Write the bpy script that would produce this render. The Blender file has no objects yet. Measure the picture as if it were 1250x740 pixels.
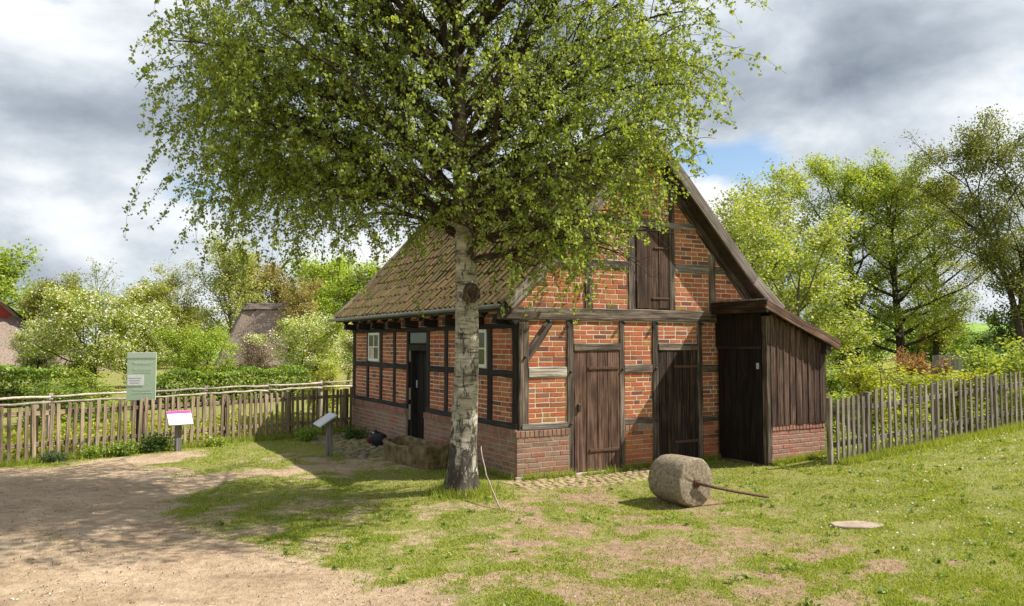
import bpy, math, random
import numpy as np
from mathutils import Vector, Matrix

C = bpy.context.scene.collection
SC = bpy.context.scene
random.seed(7)
RNG = np.random.default_rng(7)
R = math.radians

# ------------------------------------------------------------------ camera
F = 972.0
PITCH = math.atan(48 / F)
CAMZ = 2.0
cam = bpy.data.cameras.new("camera")
camo = bpy.data.objects.new("camera", cam)
C.objects.link(camo)
cam.sensor_width = 36.0
cam.lens = 36.0 * F / 1250.0
cam.clip_start = 0.05
cam.clip_end = 3000
camo.location = (0, 0, CAMZ)
camo.rotation_euler = (R(90) + PITCH, 0, 0)
SC.camera = camo

# ------------------------------------------------------------------ sun
TH = R(29.3)                       # direction of the gable front, turned from the picture plane
VX = Vector((math.cos(TH), math.sin(TH), 0))
UX = Vector((-math.sin(TH), math.cos(TH), 0))
SUN = (0.82 * VX - 0.41 * UX + Vector((0, 0, 1))).normalized()   # towards the sun
sl = bpy.data.lights.new("sun", 'SUN')
sl.energy = 5.0
sl.angle = R(0.55)
sl.color = (1.0, 0.95, 0.86)
so = bpy.data.objects.new("sun", sl)
C.objects.link(so)
so.rotation_euler = SUN.to_track_quat('Z', 'Y').to_euler()

# ------------------------------------------------------------------ exposure
SC.view_settings.view_transform = 'Standard'
SC.view_settings.look = 'None'
SC.view_settings.exposure = 0.8
SC.view_settings.gamma = 1.0
SC.cycles.use_denoising = True
SC.cycles.max_bounces = 6
SC.cycles.transparent_max_bounces = 8


# ------------------------------------------------------------------ node helpers
class NT:
    def __init__(self, tree):
        self.t = tree
        tree.nodes.clear()

    def n(self, kind, **kw):
        nd = self.t.nodes.new(kind)
        for k, v in kw.items():
            if k.startswith('i_'):
                nd.inputs[k[2:].replace('_', ' ')].default_value = v
            else:
                setattr(nd, k, v)
        return nd

    def l(self, a, b):
        self.t.links.new(a, b)

    def ramp(self, fac, stops, interp='LINEAR'):
        r = self.n('ShaderNodeValToRGB')
        cr = r.color_ramp
        cr.interpolation = interp
        while len(cr.elements) < len(stops):
            cr.elements.new(0.5)
        for e, (p, c) in zip(cr.elements, stops):
            e.position = p
            e.color = (c, c, c, 1) if isinstance(c, (int, float)) else (*c, 1)
        self.l(fac, r.inputs[0])
        return r.outputs[0]

    def math(self, op, a, b=None, clamp=False):
        m = self.n('ShaderNodeMath', operation=op, use_clamp=clamp)
        for i, v in enumerate((a, b)):
            if v is None:
                continue
            if isinstance(v, (int, float)):
                m.inputs[i].default_value = v
            else:
                self.l(v, m.inputs[i])
        return m.outputs[0]

    def mix(self, fac, a, b, blend='MIX'):
        m = self.n('ShaderNodeMix', data_type='RGBA', blend_type=blend)
        for s, v in ((m.inputs[0], fac), (m.inputs[6], a), (m.inputs[7], b)):
            if isinstance(v, (int, float)):
                s.default_value = v
            elif isinstance(v, tuple):
                s.default_value = (*v, 1) if len(v) == 3 else v
            else:
                self.l(v, s)
        return m.outputs[2]

    def noise(self, vec, scale, detail=4, rough=0.55, lac=2.0, dist=0.0):
        nd = self.n('ShaderNodeTexNoise')
        nd.inputs['Scale'].default_value = scale
        nd.inputs['Detail'].default_value = detail
        nd.inputs['Roughness'].default_value = rough
        nd.inputs['Lacunarity'].default_value = lac
        nd.inputs['Distortion'].default_value = dist
        if vec is not None:
            self.l(vec, nd.inputs['Vector'])
        return nd.outputs[0]

    def mapping(self, vec, scale=(1, 1, 1), loc=(0, 0, 0)):
        m = self.n('ShaderNodeMapping')
        m.inputs['Scale'].default_value = scale
        m.inputs['Location'].default_value = loc
        self.l(vec, m.inputs['Vector'])
        return m.outputs[0]


# ------------------------------------------------------------------ sky
W = bpy.data.worlds.new("World")
SC.world = W
W.use_nodes = True
g = NT(W.node_tree)
tc = g.n('ShaderNodeTexCoord')
sky = g.n('ShaderNodeTexSky', sky_type='NISHITA')
sky.sun_disc = False
sky.sun_elevation = math.asin(SUN.z)
sky.sun_rotation = math.atan2(SUN.x, SUN.y)
sky.altitude = 20
sky.dust_density = 0.3
sep = g.n('ShaderNodeSeparateXYZ')
g.l(tc.outputs['Generated'], sep.inputs[0])
up_ = g.math('MAXIMUM', sep.outputs[2], 0.0)
den = g.math('ADD', up_, 0.75)
cmb = g.n('ShaderNodeCombineXYZ')
g.l(g.math('DIVIDE', sep.outputs[0], den), cmb.inputs[0])
g.l(g.math('DIVIDE', sep.outputs[1], den), cmb.inputs[1])
g.l(g.math('ADD', g.math('MULTIPLY', up_, 1.5), 53.0), cmb.inputs[2])
cp = cmb.outputs[0]
big = g.noise(cp, 2.2, 2, 0.5)
puff = g.noise(cp, 4.4, 10, 0.55, dist=0.15)
dens = g.math('ADD', g.math('MULTIPLY', big, 0.5), g.math('MULTIPLY', puff, 0.5))
cover = g.ramp(dens, [(0.365, 0.0), (0.435, 1.0)])
# thick parts of a cloud show a grey base, thin rims are white
deep = g.math('ADD', g.math('MULTIPLY', g.noise(g.mapping(cp, loc=(4.3, 1.1, 0.4)), 1.9, 3, 0.5), 0.5), g.math('MULTIPLY', g.noise(g.mapping(cp, loc=(0.02, -0.03, 0.07)), 4.4, 10, 0.55, dist=0.15), 0.5))
thick = g.ramp(deep, [(0.40, (8.6, 8.65, 8.7)), (0.46, (7.4, 7.7, 8.0)), (0.513, (5.4, 5.9, 6.45)), (0.575, (3.65, 4.15, 4.75)), (0.66, (2.1, 2.45, 3.0))])
skyc = g.mix(1.0, sky.outputs[0], (1.25, 1.25, 1.25), 'MULTIPLY')
col = g.mix(cover, skyc, thick)
bg = g.n('ShaderNodeBackground')
bg.inputs['Strength'].default_value = 0.073
g.l(col, bg.inputs['Color'])
wo = g.n('ShaderNodeOutputWorld')
g.l(bg.outputs[0], wo.inputs[0])


# ------------------------------------------------------------------ materials
def new_mat(name):
    m = bpy.data.materials.new(name)
    m.use_nodes = True
    return m, NT(m.node_tree)


def finish(g, color, rough=0.85, bump=None, bump_s=0.3, bump_d=0.02, spec=0.3, metal=0.0):
    p = g.n('ShaderNodeBsdfPrincipled')
    if isinstance(color, tuple):
        p.inputs['Base Color'].default_value = (*color, 1)
    else:
        g.l(color, p.inputs['Base Color'])
    if isinstance(rough, (int, float)):
        p.inputs['Roughness'].default_value = rough
    else:
        g.l(rough, p.inputs['Roughness'])
    p.inputs['Specular IOR Level'].default_value = spec
    p.inputs['Metallic'].default_value = metal
    if bump is not None:
        b = g.n('ShaderNodeBump')
        b.inputs['Strength'].default_value = bump_s
        b.inputs['Distance'].default_value = bump_d
        g.l(bump, b.inputs['Height'])
        g.l(b.outputs[0], p.inputs['Normal'])
    o = g.n('ShaderNodeOutputMaterial')
    g.l(p.outputs[0], o.inputs[0])
    return p


def wood(name, dark, mid, pale, rough=0.8):
    """grain along the piece's own x axis, different on every piece"""
    m, g = new_mat(name)
    tc = g.n('ShaderNodeTexCoord')
    oi = g.n('ShaderNodeObjectInfo')
    add = g.n('ShaderNodeVectorMath', operation='ADD')
    sc = g.n('ShaderNodeVectorMath', operation='SCALE')
    g.l(oi.outputs['Random'], sc.inputs['Scale'])
    sc.inputs[0].default_value = (31, 17, 23)
    g.l(tc.outputs['Object'], add.inputs[0])
    g.l(sc.outputs[0], add.inputs[1])
    v = add.outputs[0]
    grain = g.noise(g.mapping(v, (1.6, 42, 42)), 1.0, 5, 0.6, dist=0.4)
    blot = g.noise(g.mapping(v, (1.2, 4, 4)), 1.6, 4, 0.6)
    f = g.math('ADD', g.math('MULTIPLY', grain, 0.62), g.math('MULTIPLY', blot, 0.38))
    c = g.ramp(f, [(0.38, dark), (0.5, mid), (0.63, pale)])
    tone = g.math('ADD', g.math('MULTIPLY', oi.outputs['Random'], 0.7), 0.65)
    hsv = g.n('ShaderNodeHueSaturation')
    g.l(tone, hsv.inputs['Value'])
    g.l(c, hsv.inputs['Color'])
    finish(g, hsv.outputs[0], rough, grain, 0.75, 0.012, 0.25)
    return m


def noisy(name, stops, scale=8, rough=0.9, bump=0.4, dist=0.02, detail=6, coord='Object', spec=0.25, stretch=(1, 1, 1), metal=0.0):
    m, g = new_mat(name)
    tc = g.n('ShaderNodeTexCoord')
    v = g.mapping(tc.outputs[coord], stretch)
    n1 = g.noise(v, scale, detail, 0.6)
    c = g.ramp(n1, stops)
    finish(g, c, rough, n1 if bump else None, bump, dist, spec, metal)
    return m


def plain(name, c, rough=0.7, spec=0.3, metal=0.0):
    m, g = new_mat(name)
    finish(g, c, rough, None, spec=spec, metal=metal)
    return m


def pieces(name, stops, island, scale=38, lich=None, rough=0.9, amount=0.35, bump=0.5):
    """each brick, tile or cobble takes its own tone"""
    m, g = new_mat(name)
    if island:
        rnd = g.n('ShaderNodeNewGeometry').outputs['Random Per Island']
    else:
        rnd = g.n('ShaderNodeObjectInfo').outputs['Random']
    ge = g.n('ShaderNodeNewGeometry')
    c = g.ramp(rnd, stops)
    n1 = g.noise(ge.outputs['Position'], scale, 6, 0.65)
    c = g.mix(g.ramp(n1, [(0.35, 0.0), (0.7, amount)]), c, (0.06, 0.035, 0.025))
    n2 = g.noise(ge.outputs['Position'], scale * 0.35, 5, 0.6)
    n0 = g.noise(ge.outputs['Position'], 1.7, 5, 0.65)
    c = g.mix(g.ramp(n0, [(0.48, 0.0), (0.75, 0.38)]), c, (0.10, 0.06, 0.045))
    if lich:
        lo, hi, lc = lich
        c = g.mix(g.ramp(n2, [(lo, 0.0), (hi, 0.75)]), c, lc)
    finish(g, c, rough, n1, bump, 0.012, 0.2)
    return m


BRICK_STOPS = [(0.0, (0.400, 0.105, 0.039)), (0.16, (0.512, 0.165, 0.069)), (0.34, (0.465, 0.130, 0.058)), (0.5, (0.539, 0.210, 0.095)), (0.66, (0.353, 0.085, 0.037)),
               (0.78, (0.437, 0.220, 0.067)), (0.87, (0.298, 0.105, 0.062)), (0.95, (0.177, 0.070, 0.050)), (1.0, (0.391, 0.200, 0.123))]
PLINTH_STOPS = [(0.0, (0.29, 0.13, 0.085)), (0.2, (0.35, 0.20, 0.14)), (0.4, (0.24, 0.13, 0.095)), (0.6, (0.36, 0.13, 0.075)), (0.8, (0.31, 0.22, 0.16)), (1.0, (0.42, 0.15, 0.085))]
SHED_STOPS = [(0.0, (0.42, 0.15, 0.10)), (0.3, (0.38, 0.2, 0.15)), (0.6, (0.47, 0.19, 0.13)), (1.0, (0.33, 0.17, 0.13))]
TILE_STOPS = [(0.0, (0.14, 0.09, 0.05)), (0.25, (0.25, 0.165, 0.085)), (0.5, (0.17, 0.12, 0.065)), (0.75, (0.32, 0.205, 0.10)), (1.0, (0.11, 0.078, 0.05))]
COB_STOPS = [(0.0, (0.38, 0.28, 0.17)), (0.3, (0.30, 0.22, 0.145)), (0.6, (0.42, 0.31, 0.19)), (1.0, (0.31, 0.21, 0.14))]
M = {}
for isl, tag_ in ((False, ''), (True, '_joined')):
    M['brick' + tag_] = pieces('brick' + tag_, BRICK_STOPS, isl, lich=(0.60, 0.8, (0.33, 0.27, 0.15)))
    M['plinth' + tag_] = pieces('plinth_brick' + tag_, PLINTH_STOPS, isl, lich=(0.47, 0.72, (0.26, 0.24, 0.18)))
    M['tile' + tag_] = pieces('roof_tile' + tag_, TILE_STOPS, isl, scale=24, lich=(0.44, 0.66, (0.115, 0.125, 0.035)), amount=0.6)
M['shed_brick'] = pieces('shed_brick', SHED_STOPS, False, lich=(0.52, 0.8, (0.36, 0.32, 0.27)))
M['cobble'] = pieces('cobble', COB_STOPS, False, scale=22, amount=0.3)
M['cobble_dull'] = pieces('cobble_dull', [(0, (0.25, 0.2, 0.15)), (0.5, (0.33, 0.26, 0.2)), (1, (0.2, 0.17, 0.13))], False, scale=22, lich=(0.5, 0.7, (0.1, 0.12, 0.04)), amount=0.4)
M['mortar'] = noisy('mortar', [(0.3, (0.50, 0.43, 0.33)), (0.7, (0.66, 0.59, 0.47))], 9, 0.95, 0.6, 0.01)
M['mortar_old'] = noisy('mortar_old', [(0.3, (0.24, 0.21, 0.16)), (0.7, (0.38, 0.34, 0.27))], 9, 0.95, 0.6, 0.01)
M['timber'] = wood('weathered_timber', (0.016, 0.012, 0.009), (0.085, 0.063, 0.047), (0.23, 0.18, 0.14))
M['timber_pale'] = wood('pale_timber', (0.07, 0.055, 0.045), (0.25, 0.215, 0.18), (0.46, 0.42, 0.37))
M['timber_black'] = wood('tarred_timber', (0.012, 0.010, 0.009), (0.026, 0.021, 0.018), (0.05, 0.042, 0.036))
M['door'] = wood('door_board', (0.018, 0.009, 0.006), (0.088, 0.047, 0.030), (0.19, 0.115, 0.08))
M['door_dark'] = wood('dark_door_board', (0.008, 0.005, 0.004), (0.032, 0.018, 0.012), (0.10, 0.066, 0.048))
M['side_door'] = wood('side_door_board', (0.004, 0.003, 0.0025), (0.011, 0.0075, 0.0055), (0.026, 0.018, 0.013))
M['shed'] = wood('shed_board', (0.013, 0.007, 0.005), (0.068, 0.038, 0.026), (0.17, 0.105, 0.075))
M['barge'] = wood('barge_board', (0.09, 0.07, 0.058), (0.20, 0.165, 0.14), (0.34, 0.295, 0.25))
M['picket'] = wood('picket_wood', (0.095, 0.072, 0.045), (0.24, 0.18, 0.115), (0.37, 0.295, 0.20))
M['picket_grey'] = wood('grey_picket_wood', (0.075, 0.06, 0.046), (0.19, 0.16, 0.125), (0.33, 0.285, 0.23))
M['rail_wood'] = wood('peeled_rail', (0.20, 0.16, 0.125), (0.36, 0.30, 0.24), (0.50, 0.43, 0.36))
M['post_grey'] = wood('grey_post', (0.11, 0.105, 0.10), (0.22, 0.21, 0.195), (0.33, 0.31, 0.29))
M['zinc'] = noisy('zinc', [(0.3, (0.20, 0.22, 0.24)), (0.7, (0.32, 0.34, 0.36))], 5, 0.5, 0.1, 0.004, spec=0.5, metal=0.4)
M['rust'] = noisy('rusty_iron', [(0.3, (0.05, 0.03, 0.022)), (0.7, (0.15, 0.075, 0.045))], 30, 0.85, 0.5, 0.005)
M['iron'] = noisy('black_iron', [(0.3, (0.015, 0.014, 0.013)), (0.7, (0.04, 0.035, 0.032))], 30, 0.6, 0.3, 0.004, spec=0.4)
M['white_paint'] = noisy('white_paint', [(0.3, (0.62, 0.60, 0.54)), (0.7, (0.80, 0.79, 0.74))], 14, 0.55, 0.2, 0.003, spec=0.4)
M['glass'] = plain('window_glass', (0.055, 0.085, 0.035), 0.12, 0.22)  # green base colour stands in for the garden's reflection in the panes
M['under'] = noisy('roof_underside', [(0.3, (0.03, 0.022, 0.017)), (0.7, (0.07, 0.052, 0.04))], 8, 0.9, 0.3)
M['dark'] = plain('dark_opening', (0.008, 0.007, 0.006), 0.9)  # near-black colour stands in for the shade inside openings
M['footing'] = noisy('footing_stone', [(0.3, (0.34, 0.31, 0.25)), (0.7, (0.52, 0.48, 0.40))], 12, 0.9, 0.5)
M['sandstone'] = noisy('sandstone', [(0.28, (0.055, 0.042, 0.022)), (0.5, (0.17, 0.125, 0.062)), (0.72, (0.28, 0.21, 0.11))], 7, 0.95, 1.0, 0.05, 9)
M['granite'] = noisy('roller_stone', [(0.3, (0.11, 0.083, 0.054)), (0.5, (0.22, 0.175, 0.12)), (0.7, (0.32, 0.265, 0.19))], 26, 0.9, 0.5, 0.012, 8)
M['slab'] = noisy('cover_stone', [(0.3, (0.25, 0.19, 0.145)), (0.7, (0.38, 0.30, 0.235))], 10, 0.9, 0.4)
M['thatch'] = noisy('thatch', [(0.3, (0.15, 0.11, 0.085)), (0.7, (0.31, 0.24, 0.195))], 6, 1.0, 0.7, 0.08, stretch=(2, 2, 0.5))
M['thatch_dark'] = noisy('thatch_ridge', [(0.3, (0.12, 0.095, 0.08)), (0.7, (0.22, 0.18, 0.15))], 5, 1.0, 0.7, 0.08)
M['red_board'] = noisy('red_board', [(0.3, (0.25, 0.035, 0.025)), (0.7, (0.35, 0.06, 0.045))], 10, 0.8, 0.2)
M['board_dark'] = noisy('dark_gable_board', [(0.3, (0.035, 0.03, 0.028)), (0.7, (0.08, 0.07, 0.065))], 6, 0.9, 0.3)
M['bark'] = noisy('bark', [(0.3, (0.022, 0.018, 0.014)), (0.7, (0.075, 0.06, 0.046))], 9, 0.95, 0.8, 0.03, stretch=(1, 1, 0.3))
M['bark_grey'] = noisy('grey_bark', [(0.3, (0.08, 0.07, 0.055)), (0.7, (0.20, 0.175, 0.14))], 9, 0.95, 0.8, 0.03, stretch=(1, 1, 0.3))
M['birch_limb'] = noisy('birch_limb_bark', [(0.3, (0.02, 0.016, 0.012)), (0.55, (0.06, 0.045, 0.032)), (0.75, (0.16, 0.115, 0.08))], 7, 0.9, 0.6, 0.015)
M['stick'] = noisy('bare_stick', [(0.3, (0.19, 0.13, 0.10)), (0.7, (0.42, 0.33, 0.29))], 20, 0.8, 0.4, 0.005)
M['sign_green'] = noisy('sign_green', [(0.3, (0.42, 0.54, 0.38)), (0.7, (0.48, 0.59, 0.43))], 2, 0.35, 0.0, spec=0.5)
M['sign_white'] = plain('sign_white', (0.78, 0.78, 0.78), 0.4, 0.4)
M['sign_pale'] = plain('sign_pale_green', (0.50, 0.58, 0.49), 0.4, 0.4)
M['sign_ink'] = plain('sign_ink', (0.66, 0.74, 0.62), 0.5)
M['sign_grey_ink'] = plain('sign_grey_ink', (0.48, 0.45, 0.50), 0.5)
M['magenta'] = plain('magenta_print', (0.62, 0.03, 0.26), 0.4)
M['metal_grey'] = noisy('grey_metal', [(0.3, (0.36, 0.37, 0.40)), (0.7, (0.46, 0.47, 0.50))], 4, 0.4, 0.05, spec=0.5)
M['bag_black'] = noisy('black_nylon', [(0.3, (0.010, 0.010, 0.013)), (0.7, (0.025, 0.025, 0.032))], 30, 0.7, 0.4, 0.01)
M['bag_red'] = plain('red_nylon', (0.12, 0.015, 0.018), 0.7)
M['bag_white'] = plain('white_nylon', (0.6, 0.57, 0.52), 0.7)


def leaf(name, stops, trans=0.45, gloss=0.035, vary=0.25, rough=0.4):
    m, g = new_mat(name)
    ge = g.n('ShaderNodeNewGeometry')
    oi = g.n('ShaderNodeObjectInfo')
    n1 = g.noise(ge.outputs['Position'], 0.9, 3, 0.5)
    f = g.math('ADD', g.math('MULTIPLY', ge.outputs['Random Per Island'], 0.65), g.math('MULTIPLY', n1, 0.35))
    c = g.ramp(f, stops)
    hsv = g.n('ShaderNodeHueSaturation')
    g.l(c, hsv.inputs['Color'])
    g.l(g.math('ADD', g.math('MULTIPLY', oi.outputs['Random'], vary), 1.0 - vary / 2), hsv.inputs['Value'])
    d = g.n('ShaderNodeBsdfDiffuse')
    g.l(hsv.outputs[0], d.inputs[0])
    t = g.n('ShaderNodeBsdfTranslucent')
    tcol = g.mix(1.0, hsv.outputs[0], (1.25, 1.15, 0.6), 'MULTIPLY')
    g.l(tcol, t.inputs[0])
    mx = g.n('ShaderNodeMixShader')
    mx.inputs[0].default_value = trans
    g.l(d.outputs[0], mx.inputs[1])
    g.l(t.outputs[0], mx.inputs[2])
    gl = g.n('ShaderNodeBsdfGlossy')
    gl.inputs['Roughness'].default_value = rough + 0.15
    mx2 = g.n('ShaderNodeMixShader')
    mx2.inputs[0].default_value = gloss
    g.l(mx.outputs[0], mx2.inputs[1])
    g.l(gl.outputs[0], mx2.inputs[2])
    o = g.n('ShaderNodeOutputMaterial')
    g.l(mx2.outputs[0], o.inputs[0])
    return m


M['birch_leaf'] = leaf('birch_leaf', [(0.15, (0.12, 0.165, 0.028)), (0.45, (0.22, 0.305, 0.042)), (0.75, (0.33, 0.40, 0.065)), (0.95, (0.45, 0.45, 0.11))], 0.5, 0.04)
M['apple_leaf'] = leaf('apple_leaf', [(0.15, (0.144, 0.224, 0.030)), (0.5, (0.309, 0.405, 0.053)), (0.9, (0.495, 0.517, 0.090))])
M['fresh_leaf'] = leaf('fresh_leaf', [(0.15, (0.164, 0.262, 0.028)), (0.5, (0.300, 0.408, 0.042)), (0.9, (0.473, 0.524, 0.070))])
M['pale_leaf'] = leaf('pale_leaf', [(0.15, (0.203, 0.248, 0.065)), (0.5, (0.328, 0.379, 0.098)), (0.9, (0.484, 0.495, 0.169))])
M['olive_leaf'] = leaf('olive_leaf', [(0.15, (0.156, 0.180, 0.032)), (0.5, (0.304, 0.340, 0.056)), (0.9, (0.460, 0.460, 0.096))])
M['bronze_leaf'] = leaf('bronze_leaf', [(0.15, (0.20, 0.165, 0.05)), (0.5, (0.33, 0.275, 0.085)), (0.9, (0.44, 0.38, 0.14))])
M['red_leaf'] = leaf('red_leaf', [(0.15, (0.172, 0.086, 0.034)), (0.5, (0.310, 0.132, 0.052)), (0.9, (0.345, 0.276, 0.069))])
M['dark_leaf'] = leaf('dark_leaf', [(0.15, (0.042, 0.084, 0.021)), (0.5, (0.091, 0.161, 0.031)), (0.9, (0.168, 0.252, 0.049))])
M['hedge_leaf'] = leaf('hedge_leaf', [(0.15, (0.090, 0.160, 0.022)), (0.5, (0.200, 0.303, 0.036)), (0.9, (0.344, 0.431, 0.058))])
M['yellow_leaf'] = leaf('yellow_leaf', [(0.15, (0.177, 0.229, 0.023)), (0.5, (0.329, 0.374, 0.034)), (0.9, (0.506, 0.483, 0.057))])
M['blue_leaf'] = leaf('blue_leaf', [(0.15, (0.035, 0.07, 0.035)), (0.5, (0.075, 0.125, 0.065)), (0.9, (0.12, 0.18, 0.10))])
M['edge_leaf'] = leaf('edge_leaf', [(0.15, (0.09, 0.125, 0.022)), (0.5, (0.20, 0.235, 0.045)), (0.9, (0.32, 0.33, 0.08))])
M['blossom'] = leaf('blossom', [(0.1, (0.62, 0.58, 0.50)), (0.6, (0.74, 0.70, 0.62)), (0.95, (0.80, 0.76, 0.70))], 0.3, 0.0, 0.1)
M['pink_twig'] = leaf('pink_twig', [(0.1, (0.25, 0.19, 0.15)), (0.6, (0.40, 0.32, 0.26)), (0.95, (0.52, 0.46, 0.38))], 0.2, 0.0, 0.1)
M['grass_blade'] = leaf('grass_blade', [(0.12, (0.125, 0.19, 0.022)), (0.4, (0.225, 0.30, 0.036)), (0.68, (0.35, 0.385, 0.06)), (0.95, (0.44, 0.42, 0.12))], 0.42, 0.02)
M['daisy'] = leaf('daisy', [(0.1, (0.75, 0.75, 0.72)), (0.9, (0.8, 0.8, 0.78))], 0.2, 0.0, 0.05)


# ------------------------------------------------------------------ picture <-> place
FW = Vector((0, math.cos(PITCH), math.sin(PITCH)))
UP = Vector((0, -math.sin(PITCH), math.cos(PITCH)))


def ray(px, py):
    return F * FW + (px - 625) * Vector((1, 0, 0)) + (370 - py) * UP


def gnd(px, py, z=0.0):
    d = ray(px, py)
    return Vector((0, 0, CAMZ)) + d * ((z - CAMZ) / d.z)


def atd(px, py, Y):
    d = ray(px, py)
    return Vector((0, 0, CAMZ)) + d * (Y / d.y)


def proj(p):
    q = Vector(p) - Vector((0, 0, CAMZ))
    dz = q.dot(FW)
    return 625 + F * q.x / dz, 370 - F * q.dot(UP) / dz, dz


# ------------------------------------------------------------------ object helpers
def tag(o, label=None, cat=None, group=None, kind=None):
    if label:
        o['label'] = label
    if cat:
        o['category'] = cat
    if group:
        o['group'] = group
    if kind:
        o['kind'] = kind
    return o


def empty(name, label, cat, mw=None, group=None):
    o = bpy.data.objects.new(name, None)
    o.empty_display_size = 0.2
    C.objects.link(o)
    if mw is not None:
        o.matrix_world = mw
    return tag(o, label, cat, group)


def obj(name, me, mat, parent=None, mw=None, slot=False):
    """mw is in the parent's space"""
    o = bpy.data.objects.new(name, me)
    C.objects.link(o)
    if mat is not None:
        if len(me.materials) == 0:
            me.materials.append(mat)
        elif me.materials[0] is not mat:
            o.material_slots[0].link = 'OBJECT'
            o.material_slots[0].material = mat
    if parent is not None:
        o.parent = parent
    if mw is not None:
        o.matrix_basis = mw
    return o


def pym(name, v, f, smooth=False):
    me = bpy.data.meshes.new(name)
    me.from_pydata([tuple(x) for x in v], [], f)
    if smooth:
        me.polygons.foreach_set('use_smooth', [True] * len(me.polygons))
    me.update()
    return me


def npm(name, v, f, smooth=False):
    """numpy mesh, faces all of one size"""
    v = np.asarray(v, dtype=np.float32)
    f = np.asarray(f, dtype=np.int32)
    me = bpy.data.meshes.new(name)
    k = f.shape[1]
    me.vertices.add(len(v))
    me.vertices.foreach_set('co', v.ravel())
    me.loops.add(f.size)
    me.loops.foreach_set('vertex_index', f.ravel())
    me.polygons.add(len(f))
    me.polygons.foreach_set('loop_start', np.arange(0, f.size, k, dtype=np.int32))
    if smooth:
        me.polygons.foreach_set('use_smooth', np.ones(len(f), dtype=bool))
    me.update(calc_edges=True)
    me.validate()
    return me


def frame(o, x, z):
    """matrix with origin o, local x along x, local z near z"""
    x = Vector(x).normalized()
    z = Vector(z)
    z = (z - x * z.dot(x)).normalized()
    y = z.cross(x)
    m = Matrix((x, y, z)).transposed().to_4x4()
    m.translation = Vector(o)
    return m


def beam_mesh(name, L, w, d, jit=0.004, ch=0.008, seg=0.22, rnd=random):
    n = max(1, int(L / seg))
    v, f = [], []
    bow = rnd.uniform(-1, 1) * jit * 1.2
    for i in range(n + 1):
        t = i / n
        x = L * t
        b = bow * 4 * t * (1 - t)
        j = [rnd.uniform(-jit, jit) for _ in range(4)]
        y0, y1, z1, z0 = -w / 2 + j[0] + b, w / 2 + j[1] + b, j[2] * 0.6, -d
        c = min(ch, w * 0.2, d * 0.3)
        for p in ((y0, z0), (y0, z1 - c), (y0 + c, z1), (y1 - c, z1), (y1, z1 - c), (y1, z0)):
            v.append((x, p[0], p[1]))
        if i:
            a = (i - 1) * 6
            for k in range(6):
                f.append((a + k, a + (k + 1) % 6, a + 6 + (k + 1) % 6, a + 6 + k))
    f.append((5, 4, 3, 2, 1, 0))
    e = n * 6
    f.append(tuple(e + k for k in range(6)))
    return pym(name, v, f)


def beam(name, A, B, w, d, mat, parent, face, jit=0.004, ch=0.008, seg=0.22):
    """squared timber from A to B, its outer face looking along 'face'"""
    A, B = Vector(A), Vector(B)
    me = beam_mesh(name, (B - A).length, w, d, jit, ch, seg)
    return obj(name, me, mat, parent, frame(A, B - A, face))


def box_mesh(name, sx, sy, sz, ch=0.0):
    """centred in x,y, standing on z=0, chamfered upright and top edges"""
    x, y = sx / 2, sy / 2
    c = ch
    if c <= 0:
        v = [(-x, -y, 0), (x, -y, 0), (x, y, 0), (-x, y, 0), (-x, -y, sz), (x, -y, sz), (x, y, sz), (-x, y, sz)]
        f = [(0, 3, 2, 1), (4, 5, 6, 7), (0, 1, 5, 4), (1, 2, 6, 5), (2, 3, 7, 6), (3, 0, 4, 7)]
        return pym(name, v, f)
    ring = [(-x + c, -y), (x - c, -y), (x, -y + c), (x, y - c), (x - c, y), (-x + c, y), (-x, y - c), (-x, -y + c)]
    top = [(-x + 1.5 * c, -y + c), (x - 1.5 * c, -y + c), (x - c, -y + 1.5 * c), (x - c, y - 1.5 * c), (x - 1.5 * c, y - c), (-x + 1.5 * c, y - c), (-x + c, y - 1.5 * c), (-x + c, -y + 1.5 * c)]
    v = [(a, b, 0) for a, b in ring] + [(a, b, sz - c) for a, b in ring] + [(a, b, sz) for a, b in top]
    f = [tuple(range(7, -1, -1)), tuple(range(16, 24))]
    for k in range(8):
        q = (k + 1) % 8
        f += [(k, q, 8 + q, 8 + k), (8 + k, 8 + q, 16 + q, 16 + k)]
    return pym(name, v, f)


def tube_np(pts, radii, n=6):
    pts = np.asarray(pts, float)
    radii = np.asarray(radii, float)
    t = np.gradient(pts, axis=0)
    t /= np.linalg.norm(t, axis=1, keepdims=True) + 1e-9
    ref = np.array([0.0, 0.0, 1.0]) if abs(t[:, 2]).mean() < 0.8 else np.array([1.0, 0.0, 0.0])
    u = np.cross(t, ref)
    u /= np.linalg.norm(u, axis=1, keepdims=True) + 1e-9
    w = np.cross(t, u)
    a = np.linspace(0, 2 * np.pi, n, endpoint=False)
    ring = u[:, None, :] * np.cos(a)[None, :, None] + w[:, None, :] * np.sin(a)[None, :, None]
    v = (pts[:, None, :] + ring * radii[:, None, None]).reshape(-1, 3)
    k = len(pts)
    i = np.arange(k - 1)[:, None] * n
    j = np.arange(n)[None, :]
    q = np.stack([i + j, i + (j + 1) % n, i + n + (j + 1) % n, i + n + j], -1).reshape(-1, 4)
    return v, q


class Tubes:
    def __init__(self):
        self.v, self.f, self.n = [], [], 0

    def add(self, pts, radii, n=6):
        v, q = tube_np(pts, radii, n)
        self.v.append(v)
        self.f.append(q + self.n)
        self.n += len(v)

    def mesh(self, name, smooth=True):
        return npm(name, np.concatenate(self.v), np.concatenate(self.f), smooth)


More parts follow.
